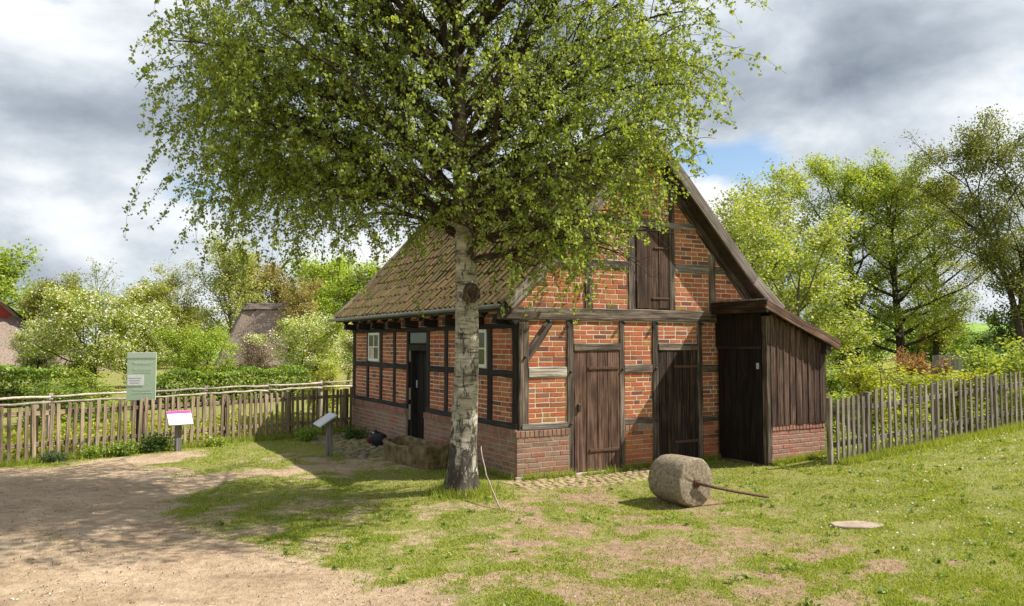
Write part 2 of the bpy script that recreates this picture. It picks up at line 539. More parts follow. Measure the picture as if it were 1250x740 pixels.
def tube_obj(name, pts, radii, mat, parent=None, n=8, mw=None):
    t = Tubes()
    pts = [tuple(p) for p in pts]
    if isinstance(radii, (int, float)):
        radii = [radii] * len(pts)
    # close the ends
    pts = [pts[0]] + pts + [pts[-1]]
    d0 = (np.array(pts[2]) - np.array(pts[1])) * 0.002
    d1 = (np.array(pts[-2]) - np.array(pts[-3])) * 0.002
    pts[0] = tuple(np.array(pts[1]) - d0)
    pts[-1] = tuple(np.array(pts[-2]) + d1)
    t.add(pts, [0.0005] + list(radii) + [0.0005], n)
    return obj(name, t.mesh(name), mat, parent, mw)


def leaves_np(cen, size, rng, aspect=0.75, flat=0.0, hang=0.0, fold=0.0):
    """rhombic leaves with random tilt; flat > 0 turns them to the sky, hang > 0 lets them hang"""
    n = len(cen)
    a = rng.normal(size=(n, 3))
    a[:, 2] -= hang * 1.6
    a /= np.linalg.norm(a, axis=1, keepdims=True) + 1e-9
    b = rng.normal(size=(n, 3))
    nn = np.cross(a, b)
    nn[:, 2] += flat * np.sign(nn[:, 2])
    nn /= np.linalg.norm(nn, axis=1, keepdims=True) + 1e-9
    b = np.cross(nn, a)
    b /= np.linalg.norm(b, axis=1, keepdims=True) + 1e-9
    s = (size * rng.uniform(0.65, 1.25, n))[:, None]
    v = np.stack([cen - a * s * 0.5, cen + b * s * 0.5 * aspect - a * s * 0.08 + nn * s * fold, cen + a * s * 0.5, cen - b * s * 0.5 * aspect - a * s * 0.08 + nn * s * fold], 1).reshape(-1, 3)
    f = np.arange(4 * n).reshape(n, 4)
    return v, f


def softplus(x, k):
    return k * np.log1p(np.exp(np.clip(x / k, -30, 30)))


# smooth value noise for placing things (ground wear and so on)
_NG = np.random.default_rng(3).random((64, 64))


def vnoise(x, y, s):
    x = np.asarray(x, float) * s + 100.0
    y = np.asarray(y, float) * s + 100.0
    i, j = np.floor(x).astype(int), np.floor(y).astype(int)
    fx, fy = x - i, y - j
    fx, fy = fx * fx * (3 - 2 * fx), fy * fy * (3 - 2 * fy)
    G = lambda a, b: _NG[a % 64, b % 64]
    return (G(i, j) * (1 - fx) + G(i + 1, j) * fx) * (1 - fy) + (G(i, j + 1) * (1 - fx) + G(i + 1, j + 1) * fx) * fy


def fbm(x, y, s, o=4):
    r, a, t = 0, 1.0, 0
    for k in range(o):
        r = r + a * vnoise(x + 7.3 * k, y - 3.1 * k, s * 2 ** k)
        t += a
        a *= 0.55
    return r / t


# ------------------------------------------------------------------ ground
C0 = Vector((0.096, 11.77, 0.0))
H = Matrix.Translation(C0) @ Matrix.Rotation(TH, 4, 'Z')
HI = H.inverted()


def gz(x, y):
    x = np.asarray(x, float)
    y = np.asarray(y, float)
    up = softplus(x - 3.35, 0.45) * 0.068
    up = 0.75 * np.tanh(up / 0.75)
    up = up * np.clip((y - 5) / 5, 0.25, 1)
    r = np.hypot(x, y)
    far = np.clip((r - 40) / 80, 0, 1)
    near = 1 - np.clip((r - 25) / 20, 0, 1)
    bump = (fbm(x, y, 0.55, 3) - 0.5) * 0.07 + (fbm(x + 9, y, 2.2, 2) - 0.5) * 0.02
    # level where the building stands
    hx = (x - C0.x) * VX.x + (y - C0.y) * VX.y
    hy = (x - C0.x) * UX.x + (y - C0.y) * UX.y
    dd = np.maximum(np.maximum(-hx - 0.1, hx - 5.2), np.maximum(-1.2 - hy, hy - 7.8))
    lev = np.clip((dd - 0.0) / 1.2, 0.0, 1)
    # mound under the birch
    tx, ty = -0.62, 10.62
    mound = 0.07 * np.exp(-((x - tx) ** 2 + (y - ty) ** 2) / 0.5)
    return up * (1 - 0.4 * far) + bump * near * lev + mound - 0.004


def gzf(x, y):
    return float(gz(np.array([x]), np.array([y]))[0])


def poly_sd(x, y, poly):
    """signed distance, negative inside"""
    d = np.full(x.shape, 1e9)
    s = np.zeros(x.shape, bool)
    n = len(poly)
    for i in range(n):
        ax, ay = poly[i]
        bx, by = poly[(i + 1) % n]
        ex, ey = bx - ax, by - ay
        t = np.clip(((x - ax) * ex + (y - ay) * ey) / (ex * ex + ey * ey + 1e-12), 0, 1)
        d = np.minimum(d, np.hypot(x - ax - t * ex, y - ay - t * ey))
        c = ((ay > y) != (by > y)) & (x < (bx - ax) * (y - ay) / (by - ay + 1e-12) + ax)
        s ^= c
    return np.where(s, -d, d)


def gp(*pts):
    return [tuple(gnd(a, b)[:2]) for a, b in pts]


DIRT = gp((-500, 585), (-100, 576), (0, 572), (60, 569), (130, 560), (215, 551), (255, 551), (225, 561), (195, 570), (240, 577), (320, 570), (375, 571), (350, 580), (280, 590),
          (225, 604), (185, 628), (240, 640), (330, 652), (405, 682), (475, 708), (560, 738), (690, 800), (760, 900), (-900, 900))
PATCH = [gp((640, 604), (735, 597), (790, 606), (905, 606), (880, 622), (770, 625), (660, 616)),
         gp((470, 700), (600, 690), (700, 690), (640, 712), (560, 735), (480, 730)),
         gp((760, 664), (880, 656), (1010, 668), (960, 684), (800, 678)),
         gp((700, 720), (900, 706), (1000, 730), (900, 760), (700, 760)),
         gp((330, 562), (470, 560), (490, 572), (380, 582), (330, 576)),
         gp((1040, 690), (1200, 680), (1210, 700), (1050, 706)),
         gp((600, 640), (760, 632), (800, 648), (640, 656))]


def dirt_of(x, y):
    """0 = grass, 1 = bare sand"""
    x = np.asarray(x, float)
    y = np.asarray(y, float)
    n = fbm(x, y, 1.3, 5)
    n2 = fbm(x + 31, y + 11, 4.0, 4)
    d = poly_sd(x, y, DIRT)
    m = np.clip(0.5 - (d + (n - 0.5) * 1.5 + (n2 - 0.5) * 0.5) / 0.55, 0, 1)
    for p in PATCH:
        q = np.clip(0.36 - (poly_sd(x, y, p) + (n2 - 0.5) * 2.6 + (n - 0.5) * 1.4) / 1.0, 0, 0.74)
        m = np.maximum(m, q)
    # thin, trodden turf in front of the building
    thin = np.clip((fbm(x - 14, y + 21, 2.4, 5) - 0.455) * 4.0, 0, 0.62) * np.clip((13 - y) / 3, 0.15, 1) * np.clip((5.5 - x) / 3.5, 0.25, 1)
    m = np.maximum(m, thin)
    # a few green islands in the sand
    isl = np.clip((fbm(x + 5, y + 50, 0.9, 4) - 0.60) * 5, 0, 0.7) * np.clip((y - 7.5) / 2, 0, 1)
    m = np.where(d < 0, m - isl * (m > 0.3), m)
    return np.clip(m, 0, 1)


def axis(lo, hi, step, far, ratio=1.35):
    mid = np.arange(lo, hi + step / 2, step)
    out, s = [], step
    a = hi
    while a < far:
        s *= ratio
        a += s
        out.append(a)
    left, s = [], step
    b = lo
    while b > -far:
        s *= ratio
        b -= s
        left.append(b)
    return np.concatenate([np.array(left[::-1]), mid, np.array(out)])


gx = axis(-11, 12, 0.09, 900)
gy = axis(4.0, 19, 0.09, 900)
X, Y = np.meshgrid(gx, gy)
Z = gz(X, Y)
DM = dirt_of(X, Y)
nx, ny = len(gx), len(gy)
i, j = np.meshgrid(np.arange(nx - 1), np.arange(ny - 1))
q = (j * nx + i).ravel()
me = npm('ground', np.stack([X.ravel(), Y.ravel(), Z.ravel()], 1), np.stack([q, q + 1, q + nx + 1, q + nx], 1), True)
at = me.attributes.new('bare', 'FLOAT', 'POINT')
at.data.foreach_set('value', DM.ravel().astype(np.float32))
m, g = new_mat('ground')
ge = g.n('ShaderNodeNewGeometry')
P = ge.outputs['Position']
av = g.n('ShaderNodeAttribute', attribute_name='bare')
n1 = g.noise(P, 1.2, 6, 0.6)
n2 = g.noise(P, 9.0, 6, 0.65)
n3 = g.noise(P, 55.0, 4, 0.7)
sand = g.ramp(g.math('ADD', g.math('MULTIPLY', n1, 0.55), g.math('MULTIPLY', n2, 0.45)), [(0.32, (0.27, 0.185, 0.115)), (0.5, (0.45, 0.33, 0.215)), (0.66, (0.58, 0.445, 0.305))])
sand = g.mix(g.ramp(n3, [(0.52, 0.0), (0.72, 0.55)]), sand, (0.19, 0.13, 0.09))
px3 = g.n('ShaderNodeSeparateXYZ')
g.l(P, px3.inputs[0])
zone = g.ramp(g.math('ADD', g.math('MULTIPLY', px3.outputs[0], 0.25), g.math('MULTIPLY', n1, 1.2)), [(0.25, 0.0), (0.75, 0.8)])
soil = g.ramp(n2, [(0.3, (0.20, 0.125, 0.08)), (0.55, (0.32, 0.205, 0.135)), (0.75, (0.42, 0.29, 0.19))])
rut = g.noise(g.mapping(P, (0.9, 3.4, 1.0)), 1.6, 6, 0.65, dist=0.5)
sand = g.mix(g.ramp(rut, [(0.52, 0.0), (0.68, 0.5)]), sand, (0.21, 0.145, 0.10))
sand = g.mix(zone, sand, soil)
turf = g.ramp(g.math('ADD', g.math('MULTIPLY', n1, 0.4), g.math('MULTIPLY', n2, 0.6)), [(0.3, (0.13, 0.165, 0.03)), (0.5, (0.225, 0.24, 0.055)), (0.7, (0.30, 0.285, 0.08))])
turf = g.mix(g.ramp(n3, [(0.42, 0.0), (0.7, 0.6)]), turf, (0.26, 0.185, 0.105))
fac = g.math('ADD', av.outputs['Fac'], g.math('MULTIPLY', g.math('SUBTRACT', n2, 0.5), 0.9))
fac = g.ramp(fac, [(0.30, 0.0), (0.72, 1.0)])
foot = g.noise(P, 4.2, 3, 0.5, dist=0.6)
finish(g, g.mix(fac, turf, sand), 0.95, g.math('ADD', g.math('ADD', n2, g.math('MULTIPLY', foot, 1.1)), g.math('MULTIPLY', n3, 0.5)), 0.85, 0.06, 0.15)
ground = tag(obj('ground', me, m), kind='structure')

# distant rising field
fx, fy = np.meshgrid(np.linspace(-40, 260, 40), np.linspace(75, 420, 24))
fz = 7.4 * np.clip((fy - 75) / 110, 0, 1) ** 1.2 + (fbm(fx, fy, 0.02, 3) - 0.5) * 1.2 - 0.4
nn_ = fx.shape[1]
i, j = np.meshgrid(np.arange(nn_ - 1), np.arange(fx.shape[0] - 1))
q = (j * nn_ + i).ravel()
me = npm('field', np.stack([fx.ravel(), fy.ravel(), fz.ravel()], 1), np.stack([q, q + 1, q + nn_ + 1, q + nn_], 1), True)
tag(obj('field', me, noisy('field_grass', [(0.3, (0.15, 0.25, 0.035)), (0.7, (0.22, 0.33, 0.06))], 0.3, 1.0, 0.2, 0.1)), kind='structure')


# ------------------------------------------------------------------ brickwork
class Wall2D:
    """a wall face: 2-D (u, z) on it to the parent's space"""
    def __init__(self, kind, off=0.0, base=0.0):
        self.kind, self.off, self.base = kind, off, base

    def p(self, u, z, out=0.0):
        o = self.off + out
        if self.kind == 'front':        # faces -y
            return Vector((u, self.base - o, z))
        if self.kind == 'side':         # faces -x
            return Vector((self.base - o, u, z))
        if self.kind == 'right':        # faces +x
            return Vector((self.base + o, u, z))

    def mat(self, u, z, out=0.0):
        if self.kind == 'front':
            m = Matrix(((1, 0, 0), (0, 0, -1), (0, 1, 0))).to_4x4()      # local x->u, y->z, z->-y
        elif self.kind == 'side':
            m = Matrix(((0, 0, -1), (1, 0, 0), (0, 1, 0))).to_4x4()
        else:
            m = Matrix(((0, 0, 1), (1, 0, 0), (0, 1, 0))).to_4x4()
        m.translation = self.p(u, z, out)
        return m


def clip_half(poly, a, b, c):
    """keep a*x+b*y<=c"""
    out = []
    for k in range(len(poly)):
        p, q = poly[k], poly[(k + 1) % len(poly)]
        dp, dq = a * p[0] + b * p[1] - c, a * q[0] + b * q[1] - c
        if dp <= 0:
            out.append(p)
        if (dp < 0 < dq) or (dq < 0 < dp):
            t = dp / (dp - dq)
            out.append((p[0] + t * (q[0] - p[0]), p[1] + t * (q[1] - p[1])))
    return out


def area(p):
    return abs(sum(p[k][0] * p[(k + 1) % len(p)][1] - p[(k + 1) % len(p)][0] * p[k][1] for k in range(len(p)))) / 2


def brick_prism(poly, ch=0.005, th=0.03):
    """poly in brick space; front at z=0"""
    n = len(poly)
    cx = sum(p[0] for p in poly) / n
    cy = sum(p[1] for p in poly) / n
    ins = []
    for x, y in poly:
        d = math.hypot(x - cx, y - cy) + 1e-9
        s = max(0.3, 1 - ch * 1.3 / d)
        ins.append((cx + (x - cx) * (1 - ch / max(abs(x - cx), ch * 2)) if abs(x - cx) > ch else x, cy + (y - cy) * (1 - ch / max(abs(y - cy), ch * 2)) if abs(y - cy) > ch else y))
    v = [(x, y, 0) for x, y in ins] + [(x, y, -ch * 0.8) for x, y in poly] + [(x, y, -th) for x, y in poly]
    f = [tuple(range(n))]
    for k in range(n):
        q = (k + 1) % n
        f += [(n + k, n + q, q, k), (2 * n + k, 2 * n + q, n + q, n + k)]
    return v, f


BL, BH, JT = 0.235, 0.0615, 0.0128


def lay(wall, u0, u1, z0, z1, halves=(), rnd=random, rowlock=False, course=BH + JT):
    """bricks of one infill: list of (centre u, centre z, polygon round the centre)"""
    out = []
    if rowlock:
        w = 0.066
        n = max(1, int(round((u1 - u0) / (w + 0.011))))
        st = (u1 - u0) / n
        for k in range(n):
            uc = u0 + (k + 0.5) * st
            hw, hh = (st - 0.011) / 2, (z1 - z0 - 0.008) / 2
            out.append((uc, (z0 + z1) / 2, [(-hw, -hh), (hw, -hh), (hw, hh), (-hw, hh)], None))
        return out
    nr = max(1, int(round((z1 - z0) / course)))
    ch = (z1 - z0) / nr
    for r in range(nr):
        zc = z0 + (r + 0.5) * ch
        hh = (ch - JT) / 2
        u = u0 + JT * 0.5
        # running bond, some headers
        first = BL if r % 2 == 0 else BL * 0.5
        if rnd.random() < 0.3:
            first = BL * rnd.choice((0.5, 0.75, 1.0))
        L = first
        while u < u1 - 0.03:
            e = min(u + L, u1 - JT * 0.5)
            if u1 - e < 0.06:
                e = u1 - JT * 0.5
            uc, hw = (u + e) / 2, (e - u) / 2
            poly = [(-hw, -hh), (hw, -hh), (hw, hh), (-hw, hh)]
            clipped = False
            for a, b, c in halves:
                np_ = clip_half(poly, a, b, c - a * uc - b * zc)
                if np_ != poly:
                    clipped = True
                poly = np_
                if len(poly) < 3:
                    break
            if len(poly) >= 3 and area(poly) > 0.0008:
                out.append((uc, zc, poly, None if clipped else hw))
            u = e + JT
            L = BL if rnd.random() > 0.12 else BL * 0.5
            L *= rnd.uniform(0.96, 1.03)
    return out


def set_bricks(parent, records, limit, mats, rest_parent, rest_name, to_world):
    """records: (wall, u, z, poly, hw, matkey, out). The largest in view are parts, the rest one joined part"""
    def shown(r):
        wall, u, z, poly, hw, mk, out = r
        pts = [to_world @ wall.p(u + a, z + b, out) for a, b in poly]
        pr = [proj(p)[:2] for p in pts]
        return area(pr)
    rec = sorted(records, key=shown, reverse=True)
    cache = {}
    rnd = random.Random(5)
    for r in rec[:limit]:
        wall, u, z, poly, hw, mk, out = r
        par = parent[mk] if isinstance(parent, dict) else parent
        if hw is not None:
            hh = poly[2][1]
            k = (mk, round(hw / 0.006), round(hh / 0.003), rnd.randrange(2))
            if k not in cache:
                pj = [(a + rnd.uniform(-.0025, .0025), b + rnd.uniform(-.002, .002)) for a, b in poly]
                v, f = brick_prism(pj)
                cache[k] = pym('brick', v, f)
            me = cache[k]
        else:
            v, f = brick_prism(poly)
            me = pym('brick', v, f)
        mw = wall.mat(u, z, out + rnd.uniform(0.002, 0.006)) @ Matrix.Rotation(rnd.uniform(-.012, .012), 4, 'X') @ Matrix.Rotation(rnd.uniform(-.008, .008), 4, 'Y') @ Matrix.Rotation(rnd.uniform(-.008, .008), 4, 'Z')
        obj('brick', me, mats[mk], par, mw)
    rest = {}
    for r in rec[limit:]:
        wall, u, z, poly, hw, mk, out = r
        v, f = brick_prism([(a + rnd.uniform(-.002, .002), b + rnd.uniform(-.002, .002)) for a, b in poly])
        mw = wall.mat(u, z, out + rnd.uniform(0.002, 0.006)) @ Matrix.Rotation(rnd.uniform(-.008, .008), 4, 'Z')
        V, Fc, Mi = rest.setdefault('all', ([], [], []))
        b = len(V)
        V += [tuple(mw @ Vector(p)) for p in v]
        Fc += [tuple(b + k for k in q) for q in f]
        Mi += [mk] * len(f)
    if rest:
        V, Fc, Mi = rest['all']
        me = pym(rest_name, V, Fc)
        keys = sorted(set(Mi))
        for k in keys:
            me.materials.append(mats[k + '_joined'])
        me.polygons.foreach_set('material_index', [keys.index(k) for k in Mi])
        o = bpy.data.objects.new(rest_name, me)
        C.objects.link(o)
        o.parent = rest_parent
        o['kind'] = 'stuff'


# ------------------------------------------------------------------ the timber framed house
house = empty('timber_framed_house', 'small red brick timber framed farm building with steep mossy tiled roof behind the birch', 'house', H)
HW, HL = 4.75, 7.69
RX, RZ = 2.33, 5.40                                  # ridge
LP = [(RX, RZ), (0.30, 3.19), (-0.33, 2.60)]         # left slope, ridge to eave
RP = [(RX, RZ), (4.55, 3.13), (5.20, 2.62)]
gab = Wall2D('front')
sid = Wall2D('side')


def line_under(p, q, drop):
    """half plane under the line p-q lowered by drop:  a*u+b*z<=c"""
    (x0, y0), (x1, y1) = p, q
    dx, dy = x1 - x0, y1 - y0
    a, b = -dy, dx
    if b < 0:
        a, b = -a, -b
    c = a * x0 + b * (y0 - drop)
    return (a, b, c)


ROOFH = [line_under(LP[0], LP[1], 0.20), line_under(RP[0], RP[1], 0.20)]


def prism(name, poly, mapf, t0, t1):
    n = len(poly)
    v = [mapf(u, z, t0) for u, z in poly] + [mapf(u, z, t1) for u, z in poly]
    f = [tuple(range(n)), tuple(range(2 * n - 1, n - 1, -1))]
    for k in range(n):
        q_ = (k + 1) % n
        f.append((k, n + k, n + q_, q_))
    return pym(name, v, f)


def multi_prism(name, polys, mapf, t0, t1):
    V, Fc = [], []
    for poly in polys:
        n = len(poly)
        b = len(V)
        V += [mapf(u, z, t0) for u, z in poly] + [mapf(u, z, t1) for u, z in poly]
        Fc += [tuple(b + k for k in range(n)), tuple(b + k for k in range(2 * n - 1, n - 1, -1))]
        for k in range(n):
            q_ = (k + 1) % n
            Fc.append((b + k, b + n + k, b + n + q_, b + q_))
    return pym(name, V, Fc)


def rect(a, b, c, d):
    return [(a, c), (b, c), (b, d), (a, d)]


gpoly = [(0.01, -0.25), (HW, -0.25), (HW, 2.80), (RP[1][0], 2.98), (RX, RZ - 0.12), (LP[1][0], 3.05), (0.01, 2.72)]
gable_wall = obj('gable_wall', prism('gable_wall', gpoly, lambda u, z, t: (u, t, z), 0.0, 0.22), M['mortar'], house)
back_wall = obj('back_wall', prism('back_wall', gpoly, lambda u, z, t: (u, t, z), HL - 0.22, HL), M['mortar'], house)
SD0, SD1, SDZ = 3.40, 4.28, 2.20                     # side door opening
side_wall = obj('side_wall', multi_prism('side_wall', [rect(0.222, SD0, -0.25, 2.6), rect(SD1, HL - 0.222, -0.25, 2.6), rect(SD0, SD1, SDZ, 2.6)], lambda u, z, t: (t, u, z), 0.0, 0.2), M['mortar'], house)
far_wall = obj('far_wall', multi_prism('far_wall', [rect(0.222, HL - 0.222, -0.25, 2.75)], lambda u, z, t: (t, u, z), HW - 0.2, HW), M['mortar'], house)

REC = []


def infill(wall, u0, u1, z0, z1, mk='brick', out=0.0, halves=(), rowlock=False):
    for u, z, poly, hw in lay(wall, u0, u1, z0, z1, halves, random, rowlock):
        REC.append((wall, u, z, poly, hw, mk, out))


# gable, lower storey
infill(gab, 0.16, 0.84, 0.80, 1.47)
infill(gab, 0.16, 0.84, 1.63, 2.33)
infill(gab, 0.97, 1.84, 1.985, 2.33)
infill(gab, 1.94, 2.50, 0.0, 0.59, out=0.01)
infill(gab, 1.94, 2.50, 0.59, 0.69, 'plinth', 0.012, rowlock=True)
infill(gab, 1.94, 2.50, 0.79, 1.51)
infill(gab, 1.94, 2.50, 1.64, 2.33)
infill(gab, 2.63, 3.47, 1.985, 2.33)
infill(gab, 3.58, 3.98, 0.02, 0.66, out=0.01)
infill(gab, 3.58, 3.98, 0.76, 1.49)
infill(gab, 3.58, 3.98, 1.62, 2.33)
# gable, loft
for u0, u1 in ((0.0, 1.19), (1.33, 2.02), (3.0, 3.75), (3.90, 4.75)):
    infill(gab, u0, u1, 2.53, 3.16, halves=ROOFH)
    infill(gab, u0, u1, 3.31, 3.89, halves=ROOFH)
for u0, u1 in ((1.2, 2.02), (2.16, 2.87), (3.0, 3.7)):
    infill(gab, u0, u1, 4.0, 5.3, halves=ROOFH)
# plinths
infill(gab, -0.062, 0.86, 0.0, 0.60, 'plinth', 0.045)
infill(gab, -0.078, 0.86, 0.60, 0.70, 'plinth', 0.055, rowlock=True)
for a, b in ((-0.018, SD0), (SD1, HL)):
    infill(sid, a, b, 0.0, 0.61, 'plinth', 0.055)
    infill(sid, a, b, 0.61, 0.72, 'plinth', 0.07, rowlock=True)
# side wall, between the posts
POSTS = [(0.0, 0.15), (0.82, 0.97), (1.93, 2.07), (2.47, 2.60), (3.27, 3.40), (4.28, 4.38), (4.98, 5.10), (5.76, 5.90), (6.60, 6.72), (7.54, 7.69)]
WIN = [(1, 2), (7, 8)]
for k in range(len(POSTS) - 1):
    a, b = POSTS[k][1], POSTS[k + 1][0]
    if k == 4:
        continue
    infill(sid, a, b, 0.80, 1.47)
    if (k, k + 1) not in WIN:
        infill(sid, a, b, 1.58, 2.21)
infill(sid, 0.15, HL - 0.15, 2.29, 2.46)
plinth_g = obj('plinth', prism('plinth', rect(-0.045, 0.86, -0.2, 0.695), lambda u, z, t: (u, t, z), -0.045, -0.002), M['mortar_old'], house)
plinth_s = obj('plinth', multi_prism('plinth', [rect(0.0, SD0, -0.2, 0.715), rect(SD1, HL, -0.2, 0.715)], lambda u, z, t: (t, u, z), -0.055, -0.002), M['mortar_old'], house)
BM = {'brick': M['brick'], 'plinth': M['plinth'], 'brick_joined': M['brick_joined'], 'plinth_joined': M['plinth_joined']}


class ByWall(dict):
    pass


def brick_parent(r):
    return None


# parents: gable bricks under the gable wall, side bricks under the side wall, plinth bricks under their plinth
for key in ('gable',):
    pass
_set = set_bricks


def set_house_bricks():
    def shown(r):
        wall, u, z, poly, hw, mk, out = r
        pr = [proj(H @ wall.p(u + a, z + b, out))[:2] for a, b in poly]
        s = area(pr)
        cxp = sum(p[0] for p in pr) / len(pr)
        cyp = sum(p[1] for p in pr) / len(pr)
        if 545 < cxp < 585 or (wall is gab and cyp < 275 and cxp < 760):
            s *= 0.3                                  # behind the trunk or the leaves
        return s
    order = sorted(REC, key=shown, reverse=True)
    top = order[:300]
    groups = {}
    for r in top:
        if r[5] == 'plinth' and r[6] > 0.02:
            par = plinth_g if r[0] is gab else plinth_s
        else:
            par = gable_wall if r[0] is gab else side_wall
        groups.setdefault(par.name, (par, []))[1].append(r)
    for par, rs in groups.values():
        set_bricks(par, rs, len(rs), BM, house, 'brickwork', H)
    set_bricks(house, order[300:], 0, BM, house, 'brickwork', H)


set_house_bricks()
obj('footing_stone', prism('footing_stone', rect(-0.09, 0.80, -0.1, 0.035), lambda u, z, t: (u, t, z), -0.11, -0.047), M['footing'], house)

# ---- timber frame of the gable
FY = (0, -1, 0)
PO = 0.022                                           # timbers stand proud of the brick


def gbeam(name, u0, z0, u1, z1, w, mat='timber', out=PO, d=0.10, jit=0.006):
    return beam(name, (u0, -out, z0), (u1, -out, z1), w, d, M[mat], house, FY, jit, 0.010)


gbeam('corner_post', 0.085, 0.72, 0.085, 2.33, 0.17)
for a, b, top, bot in ((0.84, 0.97, 2.33, -0.02), (1.84, 1.94, 2.33, -0.02), (2.50, 2.63, 2.33, -0.02), (3.47, 3.58, 2.33, 0.0), (4.58, 4.75, 2.33, 0.0)):
    gbeam('timber_post', (a + b) / 2, bot, (a + b) / 2, top, b - a)
gbeam('tie_beam', -0.30, 2.43, 4.95, 2.43, 0.19, out=PO + 0.014, d=0.16, jit=0.009)
gbeam('timber_rail', 0.17, 1.55, 0.84, 1.55, 0.16, 'timber_pale', out=PO + 0.002)
gbeam('timber_rail', 0.05, 0.752, 0.84, 0.752, 0.09, 'timber_pale', out=PO + 0.012)
gbeam('timber_rail', 1.94, 1.575, 2.50, 1.575, 0.13)
gbeam('timber_rail', 1.94, 0.74, 2.50, 0.74, 0.10)
gbeam('timber_rail', 3.58, 1.555, 4.58, 1.555, 0.13)
gbeam('timber_rail', 3.58, 0.71, 4.58, 0.71, 0.10)
gbeam('door_lintel', 0.97, 1.925, 1.84, 1.925, 0.115, out=PO + 0.01)
gbeam('door_lintel', 2.63, 1.925, 3.47, 1.925, 0.115, out=PO + 0.01)
gbeam('timber_brace', 0.10, 1.74, 0.56, 2.34, 0.15, out=PO - 0.004, d=0.09)
# loft
for a, b, t in ((1.19, 1.33, 3.86), (2.03, 2.16, 3.89), (2.87, 3.0, 3.89), (3.75, 3.90, 3.50)):
    gbeam('timber_post', (a + b) / 2, 2.53, (a + b) / 2, t, b - a)
for a, b in ((2.03, 2.16), (2.87, 3.0)):
    gbeam('timber_post', (a + b) / 2, 4.0, (a + b) / 2, 4.62, b - a)
gbeam('timber_rail', 0.55, 3.235, 1.19, 3.235, 0.15, out=PO - .004)
gbeam('timber_rail', 1.33, 3.235, 2.03, 3.235, 0.14)
gbeam('timber_rail', 3.0, 3.235, 3.75, 3.235, 0.14, 'timber_pale')
gbeam('timber_rail', 3.90, 3.235, 4.30, 3.235, 0.13)
gbeam('collar_beam', 1.15, 3.945, 3.55, 3.945, 0.115, 'timber_pale', out=PO + 0.008)
gbeam('gable_rafter', -0.14, 2.50, 2.27, 5.13, 0.17, out=PO + 0.006)
gbeam('gable_rafter', 4.80, 2.62, 2.39, 5.13, 0.17, out=PO + 0.006)
# pegs / iron clamps under the tie beam
for u in (0.50, 0.91, 1.89, 2.565, 3.52):
    me = box_mesh('iron_bolt', 0.05, 0.05, 0.05, 0.012)
    obj('iron_bolt', me, M['iron'], house, frame((u, -PO - 0.03, 2.31), (1, 0, 0), FY))
for u, z in ((0.905, 1.55), (1.89, 1.575), (0.10, 1.78), (2.565, 1.575), (2.565, 0.74), (0.905, 0.76)):
    me = box_mesh('iron_bolt', 0.035, 0.035, 0.03, 0.008)
    obj('iron_bolt', me, M['iron'], house, frame((u, -PO, z), (1, 0, 0), FY))

# ---- timber frame of the side wall (black)
FX = (-1, 0, 0)


def sbeam(name, t0, z0, t1, z1, w, mat='timber_black', out=PO, d=0.10):
    return beam(name, (-out, t0, z0), (-out, t1, z1), w, d, M[mat], house, FX, 0.005, 0.008)


for k, (a, b) in enumerate(POSTS):
    sbeam('timber_post', (a + b) / 2 + (0.012 if k == 0 else 0), 0.80, (a + b) / 2 + (0.012 if k == 0 else 0), 2.21, b - a)
sbeam('door_post', 3.345, 0.02, 3.345, 0.80, 0.11)
sbeam('door_post', 4.33, 0.02, 4.33, 0.80, 0.10)
sbeam('wall_plate', 0.0, 2.25, HL, 2.25, 0.085, out=PO + 0.012)
sbeam('sill_beam', 0.0, 0.76, SD0 - 0.02, 0.76, 0.085, out=PO + 0.015)
sbeam('sill_beam', SD1 + 0.02, 0.76, HL, 0.76, 0.085, out=PO + 0.015)
for a, b in ((0.15, 0.82), (0.97, 1.93), (2.07, 2.47), (2.60, 3.27), (4.38, 4.98), (5.10, 5.76), (5.90, 6.60), (6.72, 7.54)):
    sbeam('timber_rail', a, 1.525, b, 1.525, 0.11, out=PO - .003)
for t in np.linspace(0.25, 7.5, 9):
    beam('joist_end', (0.05, t, 2.39), (-0.27, t, 2.42), 0.12, 0.13, M['timber_black'], house, (0, 0, 1), 0.004)

# ---- windows in the side wall
for k, l in WIN:
    a, b = POSTS[k][1] + 0.01, POSTS[l][0] - 0.01
    z0, z1 = 1.60, 2.205
    wf = obj('window', multi_prism('window', [rect(a, b, z0, z0 + 0.05), rect(a, b, z1 - 0.05, z1), rect(a, a + 0.05, z0 + 0.05, z1 - 0.05), rect(b - 0.05, b, z0 + 0.05, z1 - 0.05)],
             lambda u, z, t: (-t, u, z), 0.002, 0.034), M['white_paint'], house)
    um, zm = (a + b) / 2, (z0 + z1) / 2
    obj('muntin', prism('muntin', rect(um - .017, um + .017, z0 + .05, z1 - .05), lambda u, z, t: (-t, u, z), 0.004, 0.028), M['white_paint'], wf)
    for ua, ub in ((a + .05, um - .017), (um + .017, b - .05)):
        obj('muntin', prism('muntin', rect(ua, ub, zm - .012, zm + .012), lambda u, z, t: (-t, u, z), 0.004, 0.025), M['white_paint'], wf)
        for za, zb in ((z0 + .05, zm - .012), (zm + .012, z1 - .05)):
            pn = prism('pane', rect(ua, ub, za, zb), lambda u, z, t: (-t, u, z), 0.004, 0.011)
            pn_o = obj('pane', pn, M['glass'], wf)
            pn_o.rotation_euler = (0, random.uniform(-.006, .006), random.uniform(-.004, .004))


